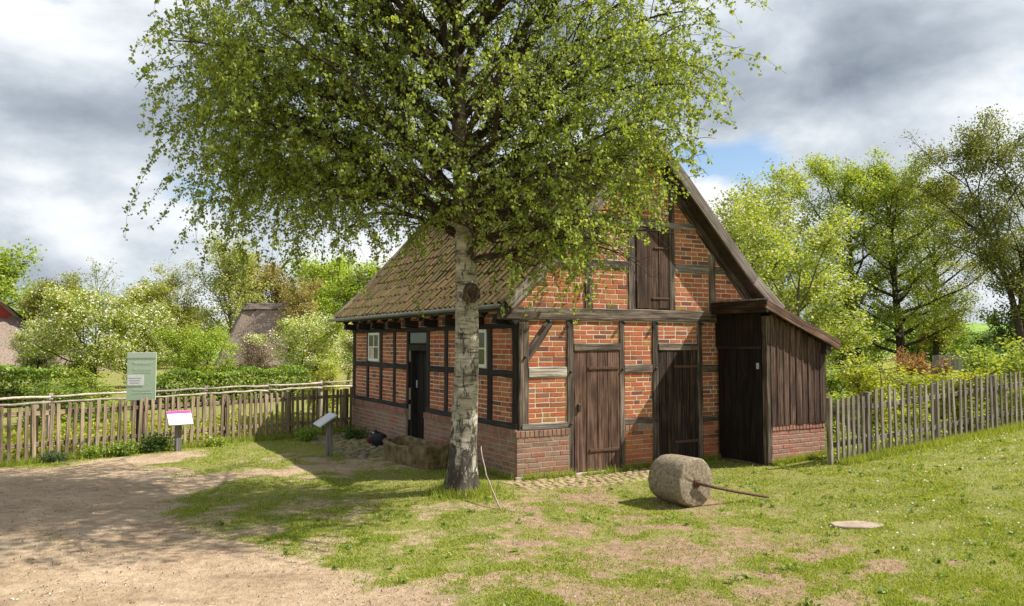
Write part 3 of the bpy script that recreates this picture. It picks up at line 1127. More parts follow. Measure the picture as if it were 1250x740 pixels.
# ---- plank doors
def plank_door(name, wall, u0, u1, z0, z1, n, mat, out, parent, th=0.03, gap=0.009, flip=False):
    d = bpy.data.objects.new(name, None)
    d.empty_display_size = 0.1
    C.objects.link(d)
    d.parent = parent
    d.matrix_basis = Matrix.Translation(wall.p((u0 + u1) / 2, z0, out))
    inv = d.matrix_basis.inverted()
    ws = [random.uniform(0.85, 1.15) for _ in range(n)]
    s = sum(ws)
    u = u0
    nrm = wall.p(0, 0, 1.0) - wall.p(0, 0, 0)
    for w in ws:
        w = w / s * (u1 - u0)
        o_ = out + random.uniform(-0.003, 0.003)
        A, B = wall.p(u + w / 2, z0 + random.uniform(-.01, .01), o_), wall.p(u + w / 2, z1, o_)
        me = beam_mesh('plank', (B - A).length, w - gap, th, 0.0015, 0.004, 0.5)
        obj('plank', me, mat, d, inv @ frame(A, B - A, nrm))
        u += w
    return d, inv


def strap(d, inv, wall, ua, ub, z, out, w=0.045):
    nrm = wall.p(0, 0, 1.0) - wall.p(0, 0, 0)
    A, B = wall.p(ua, z, out), wall.p(ub, z, out)
    obj('strap_hinge', beam_mesh('strap_hinge', (B - A).length, w, 0.012, 0.002, 0.003, 0.2), M['rust'], d, inv @ frame(A, B - A, nrm))


for u0_, u1_, z0_, z1_ in ((0.972, 1.838, 0.0, 1.868), (2.632, 3.468, 0.0, 1.868), (2.162, 2.868, 2.535, 3.885)):
    obj('door_back', prism('door_back', rect(u0_, u1_, z0_, z1_), lambda u, z, t: (u, t, z), -0.006, 0.004), M['dark'], house)  # dark sheet behind the planks, stands in for the shade in their gaps
d1, iv = plank_door('plank_door', gab, 0.975, 1.835, 0.015, 1.866, 4, M['door'], 0.018, house)
strap(d1, iv, gab, 1.82, 1.24, 1.60, 0.032)
strap(d1, iv, gab, 1.82, 1.25, 0.33, 0.032)
obj('door_latch', box_mesh('door_latch', 0.05, 0.12, 0.035, 0.008), M['iron'], d1, iv @ frame(gab.p(1.05, 1.0, 0.012), (1, 0, 0), FY))
d2, iv = plank_door('plank_door', gab, 2.635, 3.465, 0.03, 1.866, 5, M['door_dark'], 0.018, house)
strap(d2, iv, gab, 3.45, 2.95, 1.60, 0.032)
strap(d2, iv, gab, 3.45, 2.95, 0.36, 0.032)
d2['label'] = 'darker plank door with faded paint near the lean-to'
obj('door_latch', box_mesh('door_latch', 0.05, 0.12, 0.035, 0.008), M['iron'], d2, iv @ frame(gab.p(2.71, 1.05, 0.010), (1, 0, 0), FY))
lh, iv = plank_door('loft_hatch', gab, 2.19, 2.86, 2.55, 3.87, 3, M['door'], 0.018, house)
strap(lh, iv, gab, 2.85, 2.50, 2.72, 0.032, 0.03)
strap(lh, iv, gab, 2.85, 2.55, 3.55, 0.032, 0.03)
obj('threshold', prism('threshold', rect(0.96, 1.86, -0.1, 0.012), lambda u, z, t: (u, t, z), -0.10, 0.0), M['footing'], house)
obj('threshold', prism('threshold', rect(2.60, 3.50, -0.1, 0.012), lambda u, z, t: (u, t, z), -0.10, 0.0), M['footing'], house)
# side door, set back in the wall, with a fanlight above
sdw = Wall2D('side', off=-0.13)
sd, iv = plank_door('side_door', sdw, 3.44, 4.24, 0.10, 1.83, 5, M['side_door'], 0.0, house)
obj('door_handle', beam_mesh('door_handle', 0.14, 0.03, 0.03, 0.001, 0.006, 0.1), M['metal_grey'], sd, iv @ frame(sdw.p(4.14, 1.13, 0.035), (0, 0, 1), FX))
beam('door_step', (-0.10, SD0, 0.045), (-0.10, SD1, 0.045), 0.11, 0.35, M['footing'], house, FX, 0.006)
sbeam('door_head', SD0, 1.90, SD1, 1.90, 0.12, out=0.01)
for t in (SD0 + 0.02, SD1 - 0.02):
    sbeam('door_jamb', t, 0.10, t, 2.205, 0.045, out=-0.03, d=0.16)
fl = obj('transom_window', multi_prism('transom_window', [rect(SD0 + .05, SD1 - .05, 1.965, 1.99), rect(SD0 + .05, SD1 - .05, 2.18, 2.205)], lambda u, z, t: (-t, u, z), -0.02, 0.012), M['timber_black'], house)
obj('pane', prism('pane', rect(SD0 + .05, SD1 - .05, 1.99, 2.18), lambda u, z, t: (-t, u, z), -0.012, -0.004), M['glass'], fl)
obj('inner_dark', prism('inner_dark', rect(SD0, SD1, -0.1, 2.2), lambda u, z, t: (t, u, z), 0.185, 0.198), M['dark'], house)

# ---- roof
Y0, Y1 = -0.30, 8.02


def slope_pts(prof, dist):
    """point and down-slope direction at a distance from the ridge"""
    for k in range(len(prof) - 1):
        a, b = Vector((prof[k][0], 0, prof[k][1])), Vector((prof[k + 1][0], 0, prof[k + 1][1]))
        L = (b - a).length
        if dist <= L + 1e-6 or k == len(prof) - 2:
            d = (b - a).normalized()
            return a + d * dist, d
        dist -= L


def prof_len(prof):
    return sum(math.hypot(prof[k + 1][0] - prof[k][0], prof[k + 1][1] - prof[k][1]) for k in range(len(prof) - 1))


def roof_deck(th=0.07, low=0.05):
    top = [(x, z - low) for x, z in LP[::-1]] + [(x, z - low) for x, z in RP[1:]]
    bot = [(x, z - low - th * 1.4) for x, z in RP[::-1]] + [(x, z - low - th * 1.4) for x, z in LP[1:]]
    n = len(top)
    V, Fc = [], []
    for yy in (Y0 + 0.012, Y1 - 0.012):
        V += [(x, yy, z) for x, z in top] + [(x, yy, z) for x, z in bot]
    m2 = 2 * n
    for k in range(m2):
        q_ = (k + 1) % m2
        Fc.append((k, q_, m2 + q_, m2 + k))
    for k in range(n - 1):
        for off in (0, m2):
            Fc.append((off + k, off + k + 1, off + m2 - 2 - k, off + m2 - 1 - k))
    return pym('roof', V, Fc)


roof = obj('roof', roof_deck(), M['under'], house)
TW, TL = 0.205, 0.37


def tile_mesh(name, sag=0.0):
    n = 7
    prof = [0.016, 0.0, -0.006, 0.004, 0.046, 0.064, 0.030]
    xs = [0.0, 0.16, 0.42, 0.58, 0.74, 0.90, 1.06]
    v = []
    for yy, lift in ((0, 0.0), (TL, 0.017)):
        for a, b in zip(xs, prof):
            v.append((yy, (a - 0.5) * TW, b + lift + sag * a))
    for a, b in zip(xs, prof):
        v.append((TL - 0.002, (a - 0.5) * TW, b + 0.017 - 0.014 + sag * a))
    f = []
    for k in range(n - 1):
        f.append((k, k + 1, n + k + 1, n + k))
        f.append((n + k, n + k + 1, 2 * n + k + 1, 2 * n + k))
    f.append((0, n, 2 * n))
    return pym(name, v, f, False)


tms = [tile_mesh('roof_tile', s) for s in (0.0, 0.004, -0.004)]
plc = []
for prof, sgn in ((LP, -1), (RP, 1)):
    Lt = prof_len(prof) + 0.05
    rows = int(round(Lt / 0.285))
    ex = Lt / rows
    cols = int((Y1 - Y0) / TW)
    st = (Y1 - Y0) / cols
    for r in range(rows):
        p, d = slope_pts(prof, max(0.0, (r + 1) * ex - TL))
        _, d = slope_pts(prof, max(0.0, (r + 0.6) * ex))
        nrm = Vector((-d.z, 0, d.x)) if sgn > 0 else Vector((d.z, 0, -d.x))
        if nrm.z < 0:
            nrm = -nrm
        for c in range(cols):
            yy = Y0 + (c + 0.5) * st
            o = p + Vector((0, yy, 0)) - nrm * 0.035 + nrm * random.uniform(-0.004, 0.005) + d * random.uniform(-0.012, 0.012)
            mw = frame(o, d, nrm) @ Matrix.Rotation(random.gauss(0, 0.014), 4, 'Z') @ Matrix.Rotation(random.gauss(0, 0.01), 4, 'Y')
            plc.append((sgn, mw, random.randrange(3)))


def tshown(e):
    sgn, mw, k = e
    if sgn > 0:
        return -1
    pr = [proj(H @ (mw @ Vector(p)))[:2] for p in ((0, -TW / 2, 0.03), (TL, -TW / 2, 0.03), (TL, TW / 2, 0.03), (0, TW / 2, 0.03))]
    cxp, cyp = sum(p[0] for p in pr) / 4, sum(p[1] for p in pr) / 4
    s = area(pr)
    if cxp > 640 or 548 < cxp < 585:
        s *= 0.35                                     # mostly behind the birch
    return s


plc.sort(key=tshown, reverse=True)
for sgn, mw, k in plc[:300]:
    obj('roof_tile', tms[k], M['tile'], roof, mw)
V, Fc, nb = [], [], 0
for sgn, mw, k in plc[300:]:
    me = tms[k]
    for vv in me.vertices:
        V.append(tuple(mw @ vv.co))
    for p in me.polygons:
        Fc.append(tuple(nb + q for q in p.vertices))
    nb = len(V)
tl = obj('tiling', pym('tiling', V, Fc), M['tile_joined'], roof)
tl['kind'] = 'stuff'
# ridge tiles
v, f = [], []
for yy, rr in ((0, 0.115), (0.40, 0.125)):
    for k in range(7):
        a = math.pi * (k / 6)
        v.append((-math.cos(a) * rr * 1.05, yy, math.sin(a) * rr - 0.03))
for k in range(7):
    a = math.pi * (k / 6)
    v.append((-math.cos(a) * 0.105, 0.40, math.sin(a) * 0.105 - 0.03))
for k in range(6):
    f += [(k, k + 1, 8 + k, 7 + k), (7 + k, 8 + k, 15 + k, 14 + k)]
rm = pym('ridge_tile', v, f, True)
for k in range(22):
    obj('ridge_tile', rm, M['tile'], roof, Matrix.Translation((RX + random.uniform(-.01, .01), Y0 + k * 0.378, RZ + random.uniform(-.006, .006))) @ Matrix.Rotation(random.gauss(0, .015), 4, 'Z'))
# barge boards, front and back
for yb, nf, nd in ((Y0, -1, 'front'), (Y1, 1, 'back')):
    for prof in (LP, RP):
        for k in range(2):
            a, b = prof[k], prof[k + 1]
            A = Vector((a[0], yb + nf * 0.012, a[1] - 0.06))
            B = Vector((b[0], yb + nf * 0.012, b[1] - 0.06))
            if k == 1:
                A += Vector((0, nf * 0.003, 0))
                B += Vector((0, nf * 0.003, 0))
            beam('barge_board', A, B, 0.185, 0.035, M['barge'], roof, (0, nf, 0), 0.003)
# rafters under the overhang and gutter
for t in np.linspace(0.1, 7.6, 13):
    for prof in (LP, RP):
        a, b = prof[1], prof[2]
        beam('rafter', (a[0], t, a[1] - 0.16), (b[0] + (0.05 if prof is LP else -0.05), t, b[1] - 0.15), 0.09, 0.09, M['timber_black'], roof, (0, 0, 1), 0.003)
gv, gf = [], []
gyy = np.linspace(-0.16, 8.38, 18)
for a_, yy in enumerate(gyy):
    for rr in (0.062, 0.055):
        for k in range(7):
            an = math.pi + math.pi * k / 6
            gv.append((-0.365 + math.cos(an) * rr, yy, 2.555 - 0.012 * (yy / 8) + math.sin(an) * rr))
for a_ in range(17):
    b0, b1 = a_ * 14, (a_ + 1) * 14
    for k in range(6):
        gf += [(b0 + k, b0 + k + 1, b1 + k + 1, b1 + k), (b0 + 7 + k, b1 + 7 + k, b1 + 8 + k, b0 + 8 + k)]
    gf += [(b0, b1, b1 + 7, b0 + 7), (b0 + 6, b0 + 13, b1 + 13, b1 + 6)]
for b0 in (0, 17 * 14):
    gf.append(tuple(b0 + k for k in range(7)))
obj('gutter', pym('gutter', gv, gf, True), M['zinc'], roof)
# carved bracket at the near eave corner
beam('eave_bracket', (-0.02, -0.03, 2.30), (-0.26, -0.03, 2.52), 0.12, 0.12, M['timber_black'], house, (0, -1, 0), 0.006)

# ------------------------------------------------------------------ lean-to with the heart door
SX0, SX1, SY = 3.90, 5.24, -1.12
shed = empty('lean_to_shed', 'dark boarded lean-to privy with sloping roof and brick base beside the gable', 'shed', H)
szz = lambda x: 2.66 - 0.405 * (x - 3.76)            # roof top line
sf = Wall2D('front', base=SY)
sl_ = Wall2D('side', base=SX0)
sr_ = Wall2D('right', base=SX1)
# brick base, front and right
sp = obj('brick_base', pym('brick_base', *(lambda P: ([p for p in P], [(0, 1, 5, 4), (1, 2, 6, 5), (2, 3, 7, 6), (3, 0, 4, 7), (4, 5, 6, 7)]))(
    [(SX0 + 0.10, SY + 0.0, -0.2), (SX1, SY, -0.2), (SX1, -0.02, -0.2), (SX0 + 0.10, -0.02, -0.2), (SX0 + 0.10, SY, 0.695), (SX1, SY, 0.695), (SX1, -0.02, 0.695), (SX0 + 0.10, -0.02, 0.695)])), M['mortar_old'], shed)
recs = []
for u, z, poly, hw in lay(sf, SX0 + 0.10, SX1, 0.0, 0.585):
    recs.append((sf, u, z, poly, hw, 'shed', 0.0))
for u, z, poly, hw in lay(sf, SX0 + 0.10, SX1, 0.585, 0.695, rowlock=True):
    recs.append((sf, u, z, poly, hw, 'shed', 0.012))
for u, z, poly, hw in lay(sr_, SY, -0.3, 0.0, 0.695):
    recs.append((sr_, u, z, poly, hw, 'shed', 0.0))
set_bricks(sp, recs, 400, {'shed': M['shed_brick']}, sp, 'brickwork', H)
# corner posts and boards
beam('corner_post', (SX0 + 0.045, SY - 0.012, 0.0), (SX0 + 0.045, SY - 0.012, 2.42), 0.09, 0.10, M['timber'], shed, FY)
beam('corner_post', (SX1 - 0.05, SY + 0.01, 0.70), (SX1 - 0.05, SY + 0.01, szz(SX1) - 0.12), 0.09, 0.09, M['shed'], shed, FY)
n = 9
bw = (SX1 - SX0 - 0.085 + 0.03) / n
for k in range(n):
    u = SX0 + 0.085 + (k + 0.5) * bw
    beam('board', (u, SY - 0.022 - random.uniform(0, .008), 0.68 + random.uniform(-.012, .012)), (u, SY - 0.022, szz(u) - 0.10), bw - 0.006, 0.022, M['shed'], shed, FY, 0.002, 0.004, 0.5)
    if k < n - 1:
        beam('cover_strip', (u + bw / 2, SY - 0.034, 0.69), (u + bw / 2, SY - 0.034, szz(u + bw / 2) - 0.11), 0.028, 0.014, M['shed'], shed, FY, 0.001, 0.003, 0.8)
for k in range(8):
    t = SY + 0.07 + k * 0.135
    beam('board', (SX1 + 0.02, t, 0.68), (SX1 + 0.02, t, szz(SX1) - 0.10), 0.13, 0.022, M['shed'], shed, (1, 0, 0), 0.002, 0.004, 0.6)
# left face: door and boards over it, its shade put into a darker board colour
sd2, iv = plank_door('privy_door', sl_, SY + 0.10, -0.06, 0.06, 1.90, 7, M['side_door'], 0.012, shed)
sd2['label'] = 'dark narrow-boarded door with a small heart cut out'
hv = []
for k in range(28):
    a = 2 * math.pi * k / 28
    hx = 16 * math.sin(a) ** 3 / 16 * 0.055
    hz = (13 * math.cos(a) - 5 * math.cos(2 * a) - 2 * math.cos(3 * a) - math.cos(4 * a)) / 16 * 0.06
    hv.append((hx, hz))
me = prism('heart_cutout', hv, lambda u, z, t: (-t, u, z), -0.02, 0.0)
obj('heart_cutout', me, M['dark'], sd2, iv @ Matrix.Translation(sl_.p(-0.62, 1.47, 0.017)))  # solid black shape stands in for the shaded hole in the door
hv2 = [(a * 1.5, b * 1.5) for a, b in hv]
nh = len(hv)
obj('heart_rim', pym('heart_rim', [(0, a, b) for a, b in hv] + [(0, a, b) for a, b in hv2] + [(0.01, a, b) for a, b in hv2], [(k, (k + 1) % nh, nh + (k + 1) % nh, nh + k) for k in range(nh)] + [(nh + k, nh + (k + 1) % nh, 2 * nh + (k + 1) % nh, 2 * nh + k) for k in range(nh)]),
    M['door_dark'], sd2, iv @ Matrix.Translation(sl_.p(-0.62, 1.47, 0.0165)))
obj('door_latch', box_mesh('door_latch', 0.04, 0.10, 0.03, 0.006), M['metal_grey'], sd2, iv @ frame(sl_.p(SY + 0.16, 1.62, 0.012), (0, 1, 0), FX))
for k in range(7):
    t = SY + 0.10 + (k + 0.5) * 0.146
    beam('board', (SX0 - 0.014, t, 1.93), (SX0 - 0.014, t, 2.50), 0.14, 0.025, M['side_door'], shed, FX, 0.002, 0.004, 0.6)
beam('door_rail', (SX0 - 0.028, SY + 0.1, 1.915), (SX0 - 0.028, -0.05, 1.915), 0.045, 0.02, M['timber_black'], shed, FX)
beam('door_sill', (SX0 - 0.03, SY + 0.1, 0.03), (SX0 - 0.03, -0.05, 0.03), 0.07, 0.10, M['timber'], shed, FX)
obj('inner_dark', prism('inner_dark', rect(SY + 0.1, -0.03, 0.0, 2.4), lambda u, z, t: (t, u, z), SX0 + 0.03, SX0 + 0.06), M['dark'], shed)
# roof
rx0, rx1, ry0, ry1 = 3.76, 5.44, SY - 0.16, -0.06
rv = [(rx0, ry0, szz(rx0)), (rx1, ry0, szz(rx1)), (rx1, ry1, szz(rx1)), (rx0, ry1, szz(rx0))]
rv += [(a, b, c - 0.06) for a, b, c in rv]
obj('roof', pym('roof', rv, [(0, 1, 2, 3), (7, 6, 5, 4), (0, 4, 5, 1), (1, 5, 6, 2), (2, 6, 7, 3), (3, 7, 4, 0)]), M['under'], shed)
nb_ = 8
wv = (ry1 - ry0) / nb_
for k in range(nb_):
    yy = ry0 + (k + 0.5) * wv
    beam('roof_board', (rx0 - 0.02, yy, szz(rx0) + 0.035), (rx1 + 0.02, yy, szz(rx1) + 0.02), wv - 0.006, 0.022, M['barge'], shed, (0, 0, 1), 0.002, 0.004, 0.5)
beam('fascia_board', (rx0 - 0.012, ry0 - 0.01, szz(rx0) - 0.075), (rx0 - 0.012, ry1, szz(rx0) - 0.075), 0.22, 0.035, M['door_dark'], shed, FX)
beam('verge_board', (rx0 - 0.008, ry0 - 0.013, szz(rx0) - 0.055), (rx1, ry0 - 0.013, szz(rx1) - 0.03), 0.155, 0.035, M['door'], shed, FY, 0.003)
beam('roof_purlin', (5.20, ry0 + 0.02, szz(5.20) - 0.14), (5.20, -0.05, szz(5.20) - 0.14), 0.12, 0.12, M['timber_black'], shed, (0, 0, 1))

# ------------------------------------------------------------------ cobbles
cms = []
for s in range(5):
    rn = random.Random(s)
    v, f = [], []
    n = 8
    for lv, (rr, zz) in enumerate(((1.0, -0.4), (1.0, 0.0), (0.78, 0.22), (0.35, 0.30))):
        for k in range(n):
            a = 2 * math.pi * k / n
            q_ = rr * (1 + rn.uniform(-.12, .12))
            v.append((math.cos(a) * q_ * 0.5, math.sin(a) * q_ * 0.5, zz * 0.3))
    for lv in range(3):
        for k in range(n):
            f.append((lv * n + k, lv * n + (k + 1) % n, (lv + 1) * n + (k + 1) % n, (lv + 1) * n + k))
    f.append(tuple(3 * n + k for k in range(n)))
    cms.append(pym('cobblestone', v, f, True))


def cobbles(name, area_, n, mat, size, rnd, keep=lambda x, y: True):
    base_v = [(area_[0], area_[2]), (area_[1], area_[2]), (area_[1], area_[3]), (area_[0], area_[3])]
    root = empty(name, None, None, H)
    root['kind'] = 'structure'
    pts, tries = [], 0
    while len(pts) < n and tries < 30000:
        tries += 1
        x, y = rnd.uniform(area_[0], area_[1]), rnd.uniform(area_[2], area_[3])
        s = size * rnd.uniform(0.75, 1.3)
        if keep(x, y) and all((x - a) ** 2 + (y - b) ** 2 > ((s + c) * 0.47) ** 2 for a, b, c in pts):
            pts.append((x, y, s))
    for x, y, s in pts:
        w = H @ Vector((x, y, 0))
        z = gzf(w.x, w.y)
        obj('cobblestone', cms[rnd.randrange(5)], mat, root, Matrix.Translation((x, y, z - 0.004)) @ Matrix.Rotation(rnd.uniform(0, 6), 4, 'Z') @ Matrix.Diagonal((s * rnd.uniform(.9, 1.25), s * rnd.uniform(.75, 1), s * rnd.uniform(1.2, 2.0), 1)))
    return root


rnd = random.Random(11)
cobbles('cobbled_apron', (-0.35, 2.4, -1.15, -0.12), 230, M['cobble'], 0.12, rnd, lambda x, y: y > -1.0 + 0.25 * abs(x - 0.8) * 0.6 + rnd.uniform(-.05, .25))
cobbles('cobbled_path', (-1.5, -0.12, 2.9, 7.8), 190, M['cobble_dull'], 0.16, rnd, lambda x, y: rnd.random() < 0.85 + x * 0.3)


# ------------------------------------------------------------------ birch
def curve(p0, d0, L, n, rng, wob=0.12, lift=0.0, droop=0.0):
    """branch path: starts along d0, lift bends it up, droop bends it down towards its end"""
    pts = [np.array(p0, float)]
    d = np.array(d0, float)
    d /= np.linalg.norm(d)
    st = L / n
    for k in range(n):
        t = (k + 1) / n
        d = d + rng.normal(size=3) * wob * np.array([1, 1, 0.7]) + np.array([0, 0, lift * (1 - t) - droop * t * t])
        d /= np.linalg.norm(d)
        pts.append(pts[-1] + d * st)
    return np.array(pts)


def birch():
    rng = np.random.default_rng(21)
    b = gnd(562, 604)
    bx, by = b.x, b.y
    b0 = gzf(bx, by)
    root = empty('birch_tree', 'large white trunked weeping birch with fresh leaves in front of the house corner', 'tree', Matrix.Translation((bx, by, b0)))
    # trunk: flared, ridged base
    zs = np.concatenate([np.linspace(-0.15, 0.5, 16), np.linspace(0.56, 4.2, 64), np.linspace(4.35, 10.5, 26)])
    axx = lambda z: 0.045 * np.sin(z * 0.8) + 0.02 * z * (z < 2) + (0.04 - 0.012 * (z - 2)) * (z >= 2)
    axy = lambda z: 0.03 * np.sin(z * 0.6 + 1)
    rad = np.interp(zs, [-0.15, 0.0, 0.15, 0.5, 1.2, 2.2, 3.3, 4.0, 5.5, 8, 10.5], [0.36, 0.262, 0.215, 0.184, 0.166, 0.155, 0.138, 0.125, 0.085, 0.045, 0.012])
    n = 40
    th = np.linspace(0, 2 * np.pi, n, endpoint=False)
    V = []
    for z, r in zip(zs, rad):
        fl = np.clip(1 - (z + 0.1) / 0.7, 0, 1)
        lob = 1 + fl * (0.15 * np.sin(3 * th + 0.6) + 0.12 * np.sin(5 * th + 2)) + 0.018 * np.sin(7 * th + z * 2)
        ridg = (vnoise(th * 4.5 + 50, np.full(n, z * 1.6), 1.0) - 0.5) * (0.16 * np.exp(-max(z, 0) / 0.8) + 0.03)
        rr = r * (lob + ridg)
        V.append(np.stack([axx(z) + rr * np.cos(th), axy(z) + rr * np.sin(th), np.full(n, z)], 1))
    V = np.concatenate(V)
    k = len(zs)
    i = np.arange(k - 1)[:, None] * n
    j = np.arange(n)[None, :]
    q = np.stack([i + j, i + (j + 1) % n, i + n + (j + 1) % n, i + n + j], -1).reshape(-1, 4)
    m, g = new_mat('birch_bark')
    tc = g.n('ShaderNodeTexCoord')
    ov = tc.outputs['Object']
    sp = g.n('ShaderNodeSeparateXYZ')
    g.l(ov, sp.inputs[0])
    n1 = g.noise(g.mapping(ov, (5, 5, 26)), 1.0, 6, 0.65, dist=0.5)
    n2 = g.noise(g.mapping(ov, (14, 14, 5)), 1.0, 8, 0.7, dist=0.8)
    n3 = g.noise(g.mapping(ov, (3, 3, 9)), 1.0, 5, 0.6, dist=0.3)
    base = g.ramp(n3, [(0.3, (0.17, 0.145, 0.105)), (0.5, (0.36, 0.325, 0.255)), (0.7, (0.58, 0.54, 0.455))])
    base = g.mix(g.ramp(n1, [(0.545, 0.0), (0.63, 0.88)]), base, (0.055, 0.042, 0.032))
    low = g.ramp(g.math('MULTIPLY', sp.outputs[2], 0.5), [(0.05, 1.0), (0.62, 0.0)])
    lo2 = g.math('MULTIPLY', low, 0.16)
    fis = g.ramp(g.math('ADD', n2, lo2), [(0.55, 0.0), (0.63, 0.95)])
    base = g.mix(fis, base, (0.04, 0.033, 0.026))
    high = g.ramp(g.math('MULTIPLY', sp.outputs[2], 0.1), [(0.33, 0.0), (0.42, 0.8)])
    base = g.mix(high, base, (0.14, 0.095, 0.06))
    finish(g, base, 0.85, g.math('SUBTRACT', n2, fis), 0.8, 0.02, 0.25)
    tr = obj('trunk', npm('trunk', V, q, True), m, root)
    # burl with a hollow
    bv, bf = [], []
    nb, nr_ = 14, 7
    rn = random.Random(4)
    for a in range(nr_):
        t = a / (nr_ - 1)
        rr = (0.115 * math.cos(t * 1.3) ** 0.6 if t < 0.6 else 0.085 * (1 - (t - 0.6) * 1.4)) if t < 0.98 else 0.028
        zz = [0.0, 0.05, 0.085, 0.105, 0.10, 0.075, 0.03][a]
        for kk in range(nb):
            an = 2 * math.pi * kk / nb
            q_ = rr * (1 + rn.uniform(-.16, .16))
            bv.append((q_ * math.cos(an), q_ * math.sin(an) * 1.15, zz + rn.uniform(-.008, .008)))
    for a in range(nr_ - 1):
        for kk in range(nb):
            bf.append((a * nb + kk, a * nb + (kk + 1) % nb, (a + 1) * nb + (kk + 1) % nb, (a + 1) * nb + kk))
    bf.append(tuple((nr_ - 1) * nb + kk for kk in range(nb)))
    zb = 2.60
    dirb = Vector((0.42, -0.9, 0)).normalized()
    obj('burl', pym('burl', bv, bf, True), noisy('burl_bark', [(0.35, (0.03, 0.022, 0.017)), (0.65, (0.16, 0.115, 0.08))], 25, 0.95, 0.9, 0.02), root,
        frame(Vector((axx(zb), axy(zb), zb)) + dirb * 0.125, Vector((-dirb.y, dirb.x, 0)), dirb))
    # limbs
    T = Tubes()
    LC = []
    limbs = []          # azimuth deg (0 = picture right, 90 = away), start z, elevation, length, radius, droop
    spec = [(-6, 3.95, 30, 3.7, 0.062, 0.11), (178, 3.9, 36, 4.0, 0.062, 0.11), (203, 3.55, 24, 3.6, 0.045, 0.13), (300, 3.7, 24, 3.0, 0.045, 0.13), (262, 4.9, 34, 3.7, 0.045, 0.10), (285, 5.3, 36, 3.7, 0.045, 0.10), (245, 5.6, 36, 3.7, 0.045, 0.10), (305, 5.8, 36, 4.0, 0.045, 0.10), (270, 6.3, 38, 4.0, 0.042, 0.10), (230, 6.2, 36, 4.0, 0.042, 0.10), (292, 6.9, 38, 3.6, 0.04, 0.10),
            (-24, 3.4, 22, 3.0, 0.042, 0.13), (152, 3.6, 26, 3.7, 0.045, 0.13), (100, 3.9, 40, 3.0, 0.045, 0.12), (128, 4.2, 34, 3.4, 0.05, 0.12),
            (236, 3.8, 28, 3.3, 0.045, 0.13), (187, 4.6, 44, 4.3, 0.058, 0.09), (14, 4.5, 40, 4.0, 0.058, 0.10), (272, 4.0, 30, 3.0, 0.042, 0.13),
            (-40, 4.2, 34, 3.6, 0.05, 0.12), (166, 4.3, 30, 4.2, 0.052, 0.11), (220, 4.4, 36, 3.8, 0.05, 0.11), (2, 4.9, 46, 4.1, 0.055, 0.09),
            (172, 5.2, 42, 4.3, 0.055, 0.09), (186, 5.6, 30, 4.0, 0.045, 0.10), (168, 6.0, 28, 4.0, 0.045, 0.10), (200, 5.2, 26, 4.0, 0.045, 0.11), (178, 6.5, 32, 4.0, 0.045, 0.10), (214, 5.9, 30, 3.8, 0.042, 0.10), (150, 5.5, 30, 4.0, 0.045, 0.10), (190, 6.9, 30, 3.8, 0.04, 0.1), (-8, 6.2, 30, 3.6, 0.042, 0.1), (10, 6.8, 30, 3.4, 0.04, 0.1), (-15, 5.3, 36, 4.0, 0.05, 0.11), (60, 4.9, 52, 3.4, 0.05, 0.10), (195, 3.9, 20, 4.2, 0.045, 0.12), (24, 3.8, 30, 3.2, 0.045, 0.13),
            (-10, 3.55, 12, 3.2, 0.036, 0.12), (-32, 3.7, 14, 3.0, 0.036, 0.12), (12, 3.3, 16, 2.3, 0.03, 0.16), (-50, 3.5, 16, 2.7, 0.034, 0.14), (20, 4.2, 26, 3.4, 0.042, 0.12), (-18, 4.6, 24, 3.7, 0.045, 0.12), (185, 3.6, 20, 3.6, 0.030, 0.10), (160, 3.55, 20, 3.4, 0.030, 0.10), (140, 3.8, 18, 3.6, 0.036, 0.12), (255, 3.5, 20, 2.6, 0.034, 0.14), (80, 4.5, 44, 2.8, 0.04, 0.11),
            (-30, 3.0, 10, 2.4, 0.026, 0.15), (-5, 3.05, 8, 2.6, 0.026, 0.15), (14, 3.0, 12, 2.0, 0.026, 0.16), (-62, 3.1, 10, 2.2, 0.026, 0.15),
            (193, 4.2, 22, 4.2, 0.042, 0.11), (-8, 4.3, 18, 3.9, 0.042, 0.10), (4, 4.0, 20, 3.8, 0.04, 0.11), (-16, 4.0, 16, 3.8, 0.04, 0.10), (-26, 4.6, 22, 3.8, 0.04, 0.11), (176, 3.7, 18, 4.2, 0.042, 0.11), (208, 4.6, 26, 4.0, 0.042, 0.11), (163, 4.9, 26, 4.2, 0.042, 0.11),
            (320, 3.2, 18, 2.2, 0.03, 0.15), (215, 3.35, 24, 2.4, 0.026, 0.13), (170, 3.4, 26, 2.6, 0.026, 0.12), (190, 3.3, 30, 1.8, 0.024, 0.14), (0, 3.25, 14, 2.3, 0.03, 0.15)]
    for az, z, el, L, r, dr in spec:
        limbs.append((az, z, el, L, r, dr))
    for k in range(24):
        z = 4.7 + k * 0.23
        L = np.interp(z, [4.6, 6.5, 8, 10.3], [4.1, 3.8, 2.8, 1.1]) * rng.uniform(0.85, 1.1)
        limbs.append((k * 137.5 + rng.uniform(-15, 15), z, rng.uniform(30, 58), L, np.interp(z, [4.6, 10], [0.05, 0.014]), 0.09))

    HEMX = [-4.4, -4.0, -3.4, -2.4, -1.0, 0, 0.8, 1.4, 1.8, 2.4, 2.95, 3.3, 3.7]
    HEMZ = [4.9, 4.1, 3.15, 2.95, 2.7, 2.62, 2.42, 2.4, 3.1, 3.5, 4.1, 4.8, 6.0]

